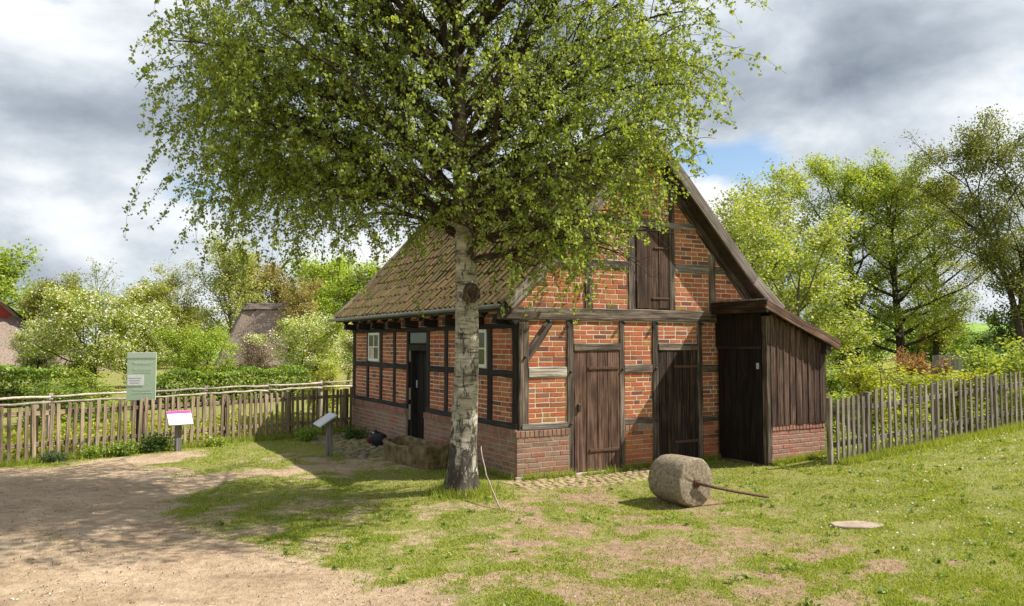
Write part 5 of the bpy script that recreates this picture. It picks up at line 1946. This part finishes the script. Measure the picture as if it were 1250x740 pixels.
p = atd(-8, 418, 47)
th1 = empty('thatched_house', 'large low thatched farmhouse with small red gable top behind the orchard', 'house', Matrix.Translation((p.x, p.y, 0)) @ Matrix.Rotation(R(34), 4, 'Z'))
Ht, Hh, Wd, Ln = 4.55, 3.5, 5.6, 16
quads_obj('thatch', [((-Wd, -5.5, 0.35), (Wd, -5.5, 0.35), (1.0, -0.6, Hh), (-1.0, -0.6, Hh)),
                     ((Wd, -5.5, 0.35), (Wd, Ln, 0.35), (0.05, Ln, Ht), (0.05, -0.7, Ht)),
                     ((-Wd, Ln, 0.35), (-Wd, -5.5, 0.35), (-0.05, -0.7, Ht), (-0.05, Ln, Ht)),
                     ((-Wd, Ln, 0.35), (Wd, Ln, 0.35), (0.05, Ln, Ht), (-0.05, Ln, Ht))], M['thatch'], th1)
obj('gable', pym('gable', [(-1.15, -0.62, Hh - 0.08), (1.15, -0.62, Hh - 0.08), (0, -0.62, Ht - 0.06), (-1.15, -0.3, Hh - 0.08), (1.15, -0.3, Hh - 0.08), (0, -0.3, Ht - 0.06)], [(0, 1, 2), (3, 5, 4), (0, 3, 4, 1), (1, 4, 5, 2), (2, 5, 3, 0)]), M['red_board'], th1)
for s in (-1, 1):
    beam('verge_board', (s * 1.35, -0.74, Hh - 0.22), (0.0, -0.74, Ht + 0.06), 0.20, 0.10, M['barge'], th1, (0, -1, 0))
quads_obj('ridge', [((-0.35, -0.6, Ht - 0.2), (-0.35, Ln, Ht - 0.2), (0, Ln, Ht + 0.12), (0, -0.6, Ht + 0.12)), ((0.35, Ln, Ht - 0.2), (0.35, -0.6, Ht - 0.2), (0, -0.6, Ht + 0.12), (0, Ln, Ht + 0.12))], M['thatch_dark'], th1, 0.03)
obj('wall', box_mesh('wall', 9.6, 19, 0.9), M['board_dark'], th1, Matrix.Translation((0, 5.0, -0.05)))

p = atd(299, 418, 58)
th2 = empty('thatched_house', 'small thatched cottage with dark gable end between orchard trees', 'house', Matrix.Translation((p.x, p.y, 0)) @ Matrix.Rotation(R(-14), 4, 'Z'))
Ht = 4.75
quads_obj('thatch', [((0, -3.6, 0.4), (5, -3.6, 0.4), (5, 0, Ht), (0, 0, Ht)), ((5, 3.6, 0.4), (0, 3.6, 0.4), (0, 0, Ht), (5, 0, Ht))], M['thatch'], th2)
obj('gable', pym('gable', [(0.25, -3.3, 0), (0.25, 3.3, 0), (0.25, 0, Ht - 0.25), (0.5, -3.3, 0), (0.5, 3.3, 0), (0.5, 0, Ht - 0.25)], [(0, 1, 2), (3, 5, 4), (0, 3, 4, 1), (1, 4, 5, 2), (2, 5, 3, 0)]), M['board_dark'], th2)
for s in (-1, 1):
    beam('verge_board', (-0.03, s * 3.62, 0.38), (-0.03, 0, Ht), 0.22, 0.12, M['board_dark'], th2, (-1, 0, 0))
quads_obj('ridge', [((-0.1, -0.5, Ht - 0.35), (5, -0.5, Ht - 0.35), (5, 0, Ht + 0.12), (-0.1, 0, Ht + 0.12)), ((5, 0.5, Ht - 0.35), (-0.1, 0.5, Ht - 0.35), (-0.1, 0, Ht + 0.12), (5, 0, Ht + 0.12))], M['thatch_dark'], th2, 0.03)
obj('wall', box_mesh('wall', 4.2, 6, 1.0), M['board_dark'], th2, Matrix.Translation((2.6, 0, -0.05)))


# ------------------------------------------------------------------ stone roller
b = gnd(832, 617)
rad, rl = 0.305, 0.54
th_r = R(-56)                                        # axis in the ground plane
zc = gzf(b.x, b.y) + rad - 0.012
ax = Vector((math.cos(th_r), math.sin(th_r), 0))
cen_ = Vector((b.x + 0.02, b.y + 0.16, zc))
rol = empty('stone_roller', 'weathered stone field roller with iron drawbar lying before the plank doors', 'roller', frame(cen_, ax, (0, 0, 1)))
v, f = [], []
n = 48
rn = random.Random(9)
rings = [(-rl / 2, 0.02), (-rl / 2, rad - 0.03), (-rl / 2 + 0.006, rad - 0.012), (-rl / 2 + 0.022, rad), (-rl / 6, rad), (rl / 6, rad), (rl / 2 - 0.022, rad), (rl / 2 - 0.006, rad - 0.012), (rl / 2, rad - 0.03), (rl / 2 - 0.004, rad * 0.6), (rl / 2, 0.05), (rl / 2, 0.02)]
for x, r in rings:
    for k in range(n):
        a = 2 * math.pi * k / n
        chip = max(0.0, vnoise(np.array([k * 0.55]), np.array([x * 9.0 + 3]), 1.0)[0] - 0.62) * 0.07 * (abs(x) > rl / 2 - 0.03)
        q_ = r + rn.uniform(-.003, .003) + (vnoise(np.array([k * 0.22]), np.array([x * 5.0]), 1.0)[0] - 0.5) * 0.005 * (r > 0.1) - chip
        v.append((x - math.copysign(chip * 0.5, x) + rn.uniform(-.003, .003), q_ * math.cos(a), q_ * math.sin(a)))
for a in range(len(rings) - 1):
    for k in range(n):
        f.append((a * n + k, a * n + (k + 1) % n, (a + 1) * n + (k + 1) % n, (a + 1) * n + k))
f.append(tuple(range(n - 1, -1, -1)))
f.append(tuple((len(rings) - 1) * n + k for k in range(n)))
obj('drum', pym('drum', v, f, True), M['granite'], rol)
tube_obj('axle', [(rl / 2 - 0.05, 0, 0), (rl / 2 + 0.05, 0, 0)], 0.028, M['rust'], rol, 8)
obj('axle_collar', box_mesh('axle_collar', 0.10, 0.10, 0.018, 0.01), M['rust'], rol, frame((rl / 2 + 0.002, 0, 0), (0, 1, 0), (1, 0, 0)))
inv = rol.matrix_world.inverted()
E = gnd(938, 604, 0.06)
S = cen_ + ax * (rl / 2 + 0.035)
E.z = gzf(E.x, E.y) + 0.03
pts = [inv @ S.lerp(E, t) + Vector((0, 0, -0.012 * math.sin(t * 3.1))) for t in (0, 0.25, 0.5, 0.75, 0.9, 1.0)]
tube_obj('drawbar', pts, [0.020, 0.019, 0.018, 0.017, 0.016, 0.016], M['rust'], rol, 8)

# ------------------------------------------------------------------ stone trough
p = H @ Vector((-0.76, 2.12, 0))
tr = empty('stone_trough', 'rough yellowish sandstone trough at the foot of the side wall door', 'trough', H @ Matrix.Translation((-0.76, 2.12, gzf(p.x, p.y) - 0.03)) @ Matrix.Rotation(R(5), 4, 'Z'))
lx, ly, hz = 0.50, 1.6, 0.44
V, Fc = [], []
rn = np.random.default_rng(12)
m_, k_ = 28, 0


def ring_pts(a, b, z, n=40, sq=9):
    out = []
    for k in range(n):
        t = 2 * math.pi * k / n
        c, s = math.cos(t), math.sin(t)
        rr = (abs(c) ** sq + abs(s) ** sq) ** (-1 / sq)
        out.append((a * rr * c, b * rr * s, z))
    return out


n = 40
lv = [(0.86, 0.94, 0.0, .5), (0.90, 0.955, 0.10, .5), (0.95, 0.975, 0.20, .5), (0.99, 1.0, 0.30, .5), (1.0, 1.0, 0.375, .5), (0.97, 0.985, 0.40, .5), (0.72, 0.89, 0.40, .5), (0.69, 0.875, 0.37, .5), (0.62, 0.84, 0.14, .5), (0.3, 0.4, 0.12, .5)]
for a, b, z, _ in lv:
    for x, y, zz in ring_pts(lx / 2 * a, ly / 2 * b, z, n):
        am = 0.011
        hol = 0.07 * math.exp(-((y - 0.25) / 0.45) ** 2) * (z > 0.3) * (x < 0)
        V.append((x + rn.normal() * am * 0.7, y + rn.normal() * am * 0.7, max(zz - 0.03, zz + rn.normal() * am * 0.6) - hol))
for a in range(len(lv) - 1):
    for k in range(n):
        Fc.append((a * n + k, a * n + (k + 1) % n, (a + 1) * n + (k + 1) % n, (a + 1) * n + k))
Fc.append(tuple((len(lv) - 1) * n + k for k in range(n)))
obj('basin', pym('basin', V, Fc, False), M['sandstone'], tr)

# ------------------------------------------------------------------ desk signs
def desk_sign(label, px, py, yaw, w, dpt, hgt, tilt, top_strip):
    b = gnd(px, py)
    root = empty('desk_sign', label, 'sign', Matrix.Translation((b.x, b.y, gzf(b.x, b.y))) @ Matrix.Rotation(yaw, 4, 'Z'), 'low slanted information signs')
    beam('post', (0, 0, -0.2), (0, 0, hgt - 0.02), 0.10, 0.10, M['post_grey'], root, (0, -1, 0), 0.002)
    pm = Matrix.Translation((0, -0.02, hgt)) @ Matrix.Rotation(tilt, 4, 'X')
    pn = obj('panel', box_mesh('panel', w, dpt, 0.02, 0.003), M['metal_grey'], root, pm)
    obj('printed_sheet', box_mesh('printed_sheet', w - 0.015, dpt - 0.015, 0.004), M['sign_white'] if top_strip else M['metal_grey'], pn, Matrix.Translation((0, 0, 0.0185)))
    if top_strip:
        obj('header_strip', box_mesh('header_strip', w - 0.015, 0.055, 0.004), M['magenta'], pn, Matrix.Translation((0, dpt / 2 - 0.037, 0.0215)))
        for k in range(4):
            obj('text_line', box_mesh('text_line', (w - 0.12) * random.uniform(.6, 1), 0.008, 0.003), M['sign_grey_ink'], pn, Matrix.Translation((-0.01, dpt / 2 - 0.11 - 0.035 * k, 0.0212)))
    return root


desk_sign('white slanted sign with magenta header on a grey post by the path', 218, 552, R(38), 0.43, 0.31, 0.60, R(50), True)
desk_sign('slanted sign on a grey post seen edge-on near the far house corner', 398, 557, R(-66), 0.62, 0.36, 0.62, R(33), False)

# ------------------------------------------------------------------ notice board behind the fence
b = atd(172, 500, 15.35)
nb = empty('notice_board', 'tall translucent green notice board with white sheet standing behind the brown fence', 'sign', Matrix.Translation((b.x, b.y, 0)) @ Matrix.Rotation(R(12), 4, 'Z'))
beam('post', (-0.02, 0.05, -0.2), (-0.02, 0.05, 1.1), 0.16, 0.08, M['timber_black'], nb, (0, -1, 0))
pn = obj('panel', box_mesh('panel', 0.52, 0.03, 0.91, 0.004), M['sign_green'], nb, Matrix.Translation((0, 0, 0.895)))
obj('header_strip', box_mesh('header_strip', 0.518, 0.006, 0.10), M['sign_pale'], pn, Matrix.Translation((0, -0.0175, 0.805)))
obj('paper_notice', box_mesh('paper_notice', 0.285, 0.006, 0.195), M['sign_white'], pn, Matrix.Translation((-0.105, -0.0185, 0.28)))
for k in range(3):
    obj('text_line', box_mesh('text_line', 0.22 - 0.03 * k, 0.003, 0.008), M['sign_grey_ink'], pn, Matrix.Translation((-0.11, -0.0228, 0.42 - 0.045 * k)))
for zz, w in ((0.715, 0.36), (0.685, 0.30), (0.60, 0.34), (0.575, 0.34), (0.55, 0.30), (0.525, 0.33), (0.20, 0.34), (0.17, 0.30), (0.13, 0.36)):
    obj('text_line', box_mesh('text_line', w, 0.003, 0.012 if zz > 0.68 else 0.007), M['sign_ink'], pn, Matrix.Translation((0.02, -0.0165, zz)))

# ------------------------------------------------------------------ rucksack by the wall
b = gnd(461, 543)
bag = empty('backpack', 'black backpack with red and white patches lying on cobbles by the side wall', 'backpack', Matrix.Translation((b.x, b.y, gzf(b.x, b.y))) @ Matrix.Rotation(R(-50), 4, 'Z') @ Matrix.Scale(0.85, 4))


def lump(name, cx, cy, cz, sx, sy, sz, mat, seed, amp=0.10, sq=2.6):
    rn = np.random.default_rng(seed)
    V, Fc = [], []
    nu, nv = 16, 9
    for jv in range(nv + 1):
        ph = -math.pi / 2 + math.pi * jv / nv
        for iu in range(nu):
            t = 2 * math.pi * iu / nu
            c = np.array([math.cos(ph) * math.cos(t), math.cos(ph) * math.sin(t), math.sin(ph)])
            rr = (np.abs(c) ** sq).sum() ** (-1 / sq) * (1 + rn.normal() * amp * 0.5)
            c = c * rr
            V.append((cx + sx * c[0], cy + sy * c[1], max(0.0, cz + sz * c[2])))
    for jv in range(nv):
        for iu in range(nu):
            Fc.append((jv * nu + iu, jv * nu + (iu + 1) % nu, (jv + 1) * nu + (iu + 1) % nu, (jv + 1) * nu + iu))
    return obj(name, pym(name, V, Fc, True), mat, bag)


lump('body', 0.05, 0, 0.13, 0.27, 0.16, 0.15, M['bag_black'], 1)
lump('top_pocket', -0.12, 0.02, 0.24, 0.13, 0.12, 0.06, M['bag_black'], 2)
lump('side_pocket', -0.20, -0.06, 0.10, 0.09, 0.08, 0.085, M['bag_red'], 3)
lump('white_patch', -0.265, -0.04, 0.12, 0.04, 0.05, 0.05, M['bag_white'], 4)
lump('white_patch', -0.11, -0.06, 0.265, 0.07, 0.03, 0.022, M['bag_white'], 5)
tube_obj('carry_loop', [(-0.14, 0, 0.28), (-0.12, 0, 0.33), (-0.06, 0, 0.335), (-0.03, 0, 0.28)], 0.012, M['bag_black'], bag, 6)
tube_obj('shoulder_strap', [(0.25, -0.1, 0.12), (0.33, -0.15, 0.05), (0.30, -0.2, 0.015), (0.12, -0.2, 0.015), (0.0, -0.15, 0.06)], 0.018, M['bag_black'], bag, 6)

# ------------------------------------------------------------------ stone cover in the lawn
b = gnd(1046, 634, 0.08)
z0 = gzf(b.x, b.y)
V = []
rn = random.Random(2)
n = 14
for zz, s in ((-0.05, 1.0), (0.028, 1.0), (0.036, 0.95)):
    for k in range(n):
        a = 2 * math.pi * k / n
        q_ = s * (1 + 0.10 * math.sin(2.3 * k + 1) * 0.7)
        V.append((0.29 * q_ * math.cos(a), 0.16 * q_ * math.sin(a), zz))
Fc = [tuple(2 * n + k for k in range(n))]
for a in range(2):
    for k in range(n):
        Fc.append((a * n + k, a * n + (k + 1) % n, (a + 1) * n + (k + 1) % n, (a + 1) * n + k))
tag(obj('stone_slab', pym('stone_slab', V, Fc), M['slab'], None, Matrix.Translation((b.x, b.y, z0 - 0.014))), 'flat pale stone slab set into the lawn right of the roller', 'stone')

# ------------------------------------------------------------------ plants along the fences
def strap_plant(name, label, px, py, n, L, w, mat, spread=0.6, group='weeds along the foot of the brown fence'):
    b = gnd(px, py)
    rng = np.random.default_rng(int(px))
    V, Fc = [], []
    for k in range(n):
        a = rng.uniform(0, 2 * np.pi)
        el = rng.uniform(0.5, 1.4)
        l = L * rng.uniform(0.6, 1.1)
        p = np.array([rng.normal() * 0.06, rng.normal() * 0.06, 0.0])
        dirv = np.array([math.cos(a) * math.cos(el), math.sin(a) * math.cos(el), math.sin(el)])
        sd = np.array([-math.sin(a), math.cos(a), 0]) * w / 2
        base = len(V)
        for s in range(5):
            t = s / 4
            pp = p + dirv * l * t + np.array([math.cos(a), math.sin(a), 0]) * spread * l * t * t * 0.5 - np.array([0, 0, 1]) * l * 0.55 * t * t
            ww = (1 - t ** 2 * 0.95)
            V += [tuple(pp - sd * ww), tuple(pp + sd * ww)]
            if s:
                Fc.append((base + 2 * s - 2, base + 2 * s - 1, base + 2 * s + 1, base + 2 * s))
    return tag(obj(name, pym(name, V, Fc), M[mat], None, Matrix.Translation((b.x, b.y, gzf(b.x, b.y)))), label, 'plant', group)


strap_plant('strap_leaf_plant', 'blue green strap leaved clump against the fence near the frame edge', 67, 563, 95, 0.42, 0.022, 'blue_leaf')
strap_plant('strap_leaf_plant', 'small strap leaved tuft at the fence just past the large clump', 105, 560, 30, 0.22, 0.02, 'hedge_leaf')


def weed(label, px, py, h, r, n, mat, size=0.05):
    b = gnd(px, py)
    rng = np.random.default_rng(int(px * 3))
    T = Tubes()
    cs = []
    for k in range(14):
        a = rng.uniform(0, 6.28)
        P = curve((rng.normal() * r * .2, rng.normal() * r * .2, 0), (math.cos(a) * .7, math.sin(a) * .7, 1), h * rng.uniform(.6, 1.1), 5, rng, 0.1, 0.0, 0.1)
        T.add(P, np.linspace(0.005, 0.002, 6), 4)
        m = n // 14
        t = rng.uniform(0.15, 1, m) * 5
        kk = np.minimum(t.astype(int), 4)
        cs.append(P[kk] + (P[kk + 1] - P[kk]) * (t - kk)[:, None] + rng.normal(size=(m, 3)) * r * 0.25 * np.array([1, 1, .5]))
    cs = np.concatenate(cs)
    cs[:, 2] = np.maximum(cs[:, 2], 0.01)
    v, f = leaves_np(cs, size, rng, 0.6, 0.3)
    root = empty('leafy_weed', label, 'plant', Matrix.Translation((b.x, b.y, gzf(b.x, b.y))), 'weeds along the foot of the brown fence')
    obj('stems', T.mesh('stems'), M['hedge_leaf'], root)['kind'] = 'stuff'
    obj('leaves', npm('leaves', v, f), M[mat], root)['kind'] = 'stuff'


weed('bushy weed in front of the pickets below the green notice board', 150, 556, 0.33, 0.30, 1100, 'hedge_leaf')
weed('dark leafy weed at the pickets just left of the magenta sign', 192, 552, 0.36, 0.34, 1300, 'dark_leaf')
weed('low weed at the pickets right of the strap leaved clump', 118, 558, 0.22, 0.25, 700, 'hedge_leaf')
weed('leafy weed at the fence foot between magenta sign and edge-on sign', 262, 546, 0.2, 0.25, 600, 'fresh_leaf')
weed('weed tuft at the fence end beside the far house corner', 372, 538, 0.3, 0.3, 900, 'hedge_leaf')
weed('low ferny weeds at the foot of the far plinth', 432, 535, 0.25, 0.35, 1100, 'dark_leaf')
weed('leafy weed at the foot of the grey pickets near the gate post', 1098, 552, 0.25, 0.25, 600, 'hedge_leaf')
weed('pale leafy weed among the grey pickets further up the lawn', 1160, 536, 0.35, 0.3, 700, 'fresh_leaf')

# ------------------------------------------------------------------ grass
rng = np.random.default_rng(77)
N = 1100000
u = rng.random(N)
yy = 5.4 / (1 - u * (1 - 5.4 / 19.5))               # denser near
xx = rng.uniform(-1, 1, N) * (yy * 0.72 + 0.8)
hx = (xx - C0.x) * VX.x + (yy - C0.y) * VX.y
hy = (xx - C0.x) * UX.x + (yy - C0.y) * UX.y
ok = ~((hx > -0.06) & (hx < 5.2) & (hy > -0.06)) & ~((hx > 3.85) & (hx < 5.3) & (hy > -1.2))
lf = (xx - LF[0][0]) * (-(LF[1][1] - LF[0][1])) + (yy - LF[0][1]) * (LF[1][0] - LF[0][0])
ok &= ~((lf > 0) & (hx < 0))                          # not behind the brown fence
bare = dirt_of(xx, yy)
cob1 = (hx > -0.35) & (hx < 2.3) & (hy > -1.0) & (hy < 0)
cob2 = (hx > -1.4) & (hx < 0) & (hy > 2.9)
keepp = np.clip(1.02 - bare * 1.12, 0.006, 1) * np.where(cob1, 0.05, 1) * np.where(cob2, 0.35, 1)
clump = np.clip((fbm(xx, yy, 3.0, 3) - 0.30) * 3.0, 0.25, 1)
ok &= rng.random(N) < keepp * clump * 0.78
xx, yy, bare = xx[ok], yy[ok], bare[ok]
n = len(xx)
print('grass blades', n)
lush = np.clip((xx - 1) / 6, 0, 1)
hh = (0.013 + 0.020 * rng.random(n)) * (1 - 0.45 * bare) * (1 + 0.15 * lush) * (0.35 + 1.15 * fbm(xx + 3, yy + 8, 2.6, 4))
near_f = np.hypot((xx - LF[0][0]), (yy - LF[0][1]))
hh *= np.where(rng.random(n) < 0.03, 1.7, 1)
ww = 0.0036 + 0.0042 * yy / 10
an = rng.uniform(0, 2 * np.pi, n)
zz = gz(xx, yy) - 0.003
lean = rng.normal(size=(n, 2)) * 0.6
bx_, by_ = np.cos(an) * ww, np.sin(an) * ww
v = np.stack([np.stack([xx - bx_, yy - by_, zz], 1), np.stack([xx + bx_, yy + by_, zz], 1), np.stack([xx + lean[:, 0] * hh, yy + lean[:, 1] * hh, zz + hh], 1)], 1).reshape(-1, 3)
tag(obj('grass', npm('grass', v, np.arange(3 * n).reshape(n, 3)), M['grass_blade']), 'short patchy turf with bare sandy spots around the building', 'grass', kind='stuff')
# taller grass at the foot of walls, fences and the trunk
pts = []
for (a, b, m, sgn) in ((LF[0], LF[1], 9000, -0.12), ((p0.x - d_.x, p0.y - d_.y), (p1.x, p1.y), 9000, -0.10)):
    t = rng.random(m)
    s = rng.normal(size=m) * 0.10
    dx, dy = b[0] - a[0], b[1] - a[1]
    L = math.hypot(dx, dy)
    pts.append(np.stack([a[0] + dx * t + dy / L * (s - sgn), a[1] + dy * t - dx / L * (s - sgn)], 1))
for (x0, y0, x1, y1, m) in ((0.0, -0.16, 0.9, -0.10, 700), (1.9, -0.12, 2.6, -0.05, 500), (3.5, -0.1, 3.9, -0.05, 250), (3.95, -1.22, 5.3, -1.17, 1500), (-0.16, 0, -0.10, 3.2, 900), (1.0, -0.25, 1.9, -0.15, 350)):
    q_ = np.stack([rng.uniform(x0, x1, m), rng.uniform(y0, y1, m) + rng.normal(size=m) * 0.03], 1)
    pts.append(np.stack([C0.x + VX.x * q_[:, 0] + UX.x * q_[:, 1], C0.y + VX.y * q_[:, 0] + UX.y * q_[:, 1]], 1))
bt = gnd(566, 604)
a = rng.uniform(0, 6.28, 1600)
r_ = 0.24 + np.abs(rng.normal(size=1600)) * 0.14
pts.append(np.stack([bt.x + r_ * np.cos(a), bt.y + r_ * np.sin(a)], 1))
pts = np.concatenate(pts)
n = len(pts)
hh = 0.05 + 0.11 * rng.random(n) ** 1.6
an = rng.uniform(0, 6.28, n)
zz = gz(pts[:, 0], pts[:, 1]) - 0.004
lean = rng.normal(size=(n, 2)) * 0.35
bx_, by_ = np.cos(an) * 0.006, np.sin(an) * 0.006
xx, yy = pts[:, 0], pts[:, 1]
v = np.stack([np.stack([xx - bx_, yy - by_, zz], 1), np.stack([xx + bx_, yy + by_, zz], 1), np.stack([xx + lean[:, 0] * hh, yy + lean[:, 1] * hh, zz + hh], 1)], 1).reshape(-1, 3)
tag(obj('tall_grass', npm('tall_grass', v, np.arange(3 * n).reshape(n, 3)), M['grass_blade']), 'longer grass fringe at the foot of walls, fences and birch trunk', 'grass', kind='stuff')
# broad leaved weeds and clover in the turf
m = 420
xx = rng.uniform(-3.5, 9.5, m)
yy = rng.uniform(5.8, 14.0, m)
hx = (xx - C0.x) * VX.x + (yy - C0.y) * VX.y
hy = (xx - C0.x) * UX.x + (yy - C0.y) * UX.y
k = (dirt_of(xx, yy) < 0.6) & ~((hx > -0.3) & (hx < 5.5) & (hy > -1.3)) & (yy < 12.3 + 0.5 * np.maximum(xx - 3, -8))
xx, yy = xx[k], yy[k]
nlf = 9
a = rng.uniform(0, 6.28, (len(xx), nlf))
r_ = rng.uniform(0.01, 0.055, (len(xx), nlf)) * rng.uniform(0.6, 1.5, (len(xx), 1))
cx = (xx[:, None] + r_ * np.cos(a)).ravel()
cy = (yy[:, None] + r_ * np.sin(a)).ravel()
v, f = leaves_np(np.stack([cx, cy, gz(cx, cy) + rng.uniform(0.01, 0.035, len(cx))], 1), 0.045, rng, 0.75, 1.6, 0.0, 0.1)
tag(obj('lawn_weeds', npm('lawn_weeds', v, f), M['hedge_leaf']), 'small broad leaved weeds and clover growing in the turf', 'weeds', kind='stuff')
# daisies on the lawn
m = 900
xx = rng.uniform(3.2, 10, m)
yy = rng.uniform(7.5, 14.5, m)
k = (fbm(xx, yy, 0.8, 3) > 0.47) & (yy < 11.6 + 0.5 * (xx - 3)) & ~(((xx - C0.x) * UX.x + (yy - C0.y) * UX.y > -1.3) & (xx < 5.4))
xx, yy = xx[k], yy[k]
c = np.stack([xx, yy, gz(xx, yy) + 0.045], 1)
v, f = leaves_np(c, 0.024, rng, 1.0, 2.5)
tag(obj('daisies', npm('daisies', v, f), M['daisy']), 'tiny white daisies scattered over the rising lawn', 'flowers', kind='stuff')
# small stones and clods on the sand
m = 1500
xx = rng.uniform(-9, 0.5, m)
yy = 5.4 / (1 - rng.random(m) * (1 - 5.4 / 13))
k = (dirt_of(xx, yy) > 0.6)
xx, yy = xx[k], yy[k]
V, Fc = [], []
for x, y in zip(xx, yy):
    s = rng.uniform(0.004, 0.014)
    b = len(V)
    z = gzf(x, y)
    r3 = rng.normal(size=(6, 3)) * 0.25
    for kk, (a_, b_, c_) in enumerate(((1, 0, 0), (0, 1, 0), (-1, 0, 0), (0, -1, 0), (0, 0, 0.8), (0, 0, -0.8))):
        V.append((x + s * (a_ + r3[kk][0]), y + s * (b_ + r3[kk][1]), z + s * (c_ + r3[kk][2]) + s * .2))
    for kk in range(4):
        Fc += [(b + kk, b + (kk + 1) % 4, b + 4), (b + (kk + 1) % 4, b + kk, b + 5)]
tag(obj('gravel', pym('gravel', V, Fc), M['footing']), 'small loose stones lying on the sandy path', 'gravel', kind='stuff')

# last year's leaves and twig bits on the sand
m = 4800
xx = rng.uniform(-8, 5.0, m)
yy = 5.4 / (1 - rng.random(m) * (1 - 5.4 / 12.5))
k = ((dirt_of(xx, yy) > 0.35) & (fbm(xx + 60, yy + 5, 1.1, 3) > 0.42)) | (rng.random(m) < 0.10)
k &= ~(((xx - C0.x) * UX.x + (yy - C0.y) * UX.y > -0.1) & ((xx - C0.x) * VX.x + (yy - C0.y) * VX.y > -0.1))
xx, yy = xx[k], yy[k]
c = np.stack([xx, yy, gz(xx, yy) + 0.008], 1)
v, f = leaves_np(c, 0.026, rng, 0.4, 2.5, 0.0, 0.15)
tag(obj('leaf_litter', npm('leaf_litter', v, f), leaf('dry_leaf', [(0.1, (0.05, 0.035, 0.022)), (0.6, (0.12, 0.08, 0.05)), (0.95, (0.22, 0.15, 0.09))], 0.1, 0.0, 0.05)), 'dark dry leaf bits and twigs strewn over the sandy path', 'leaves', kind='stuff')
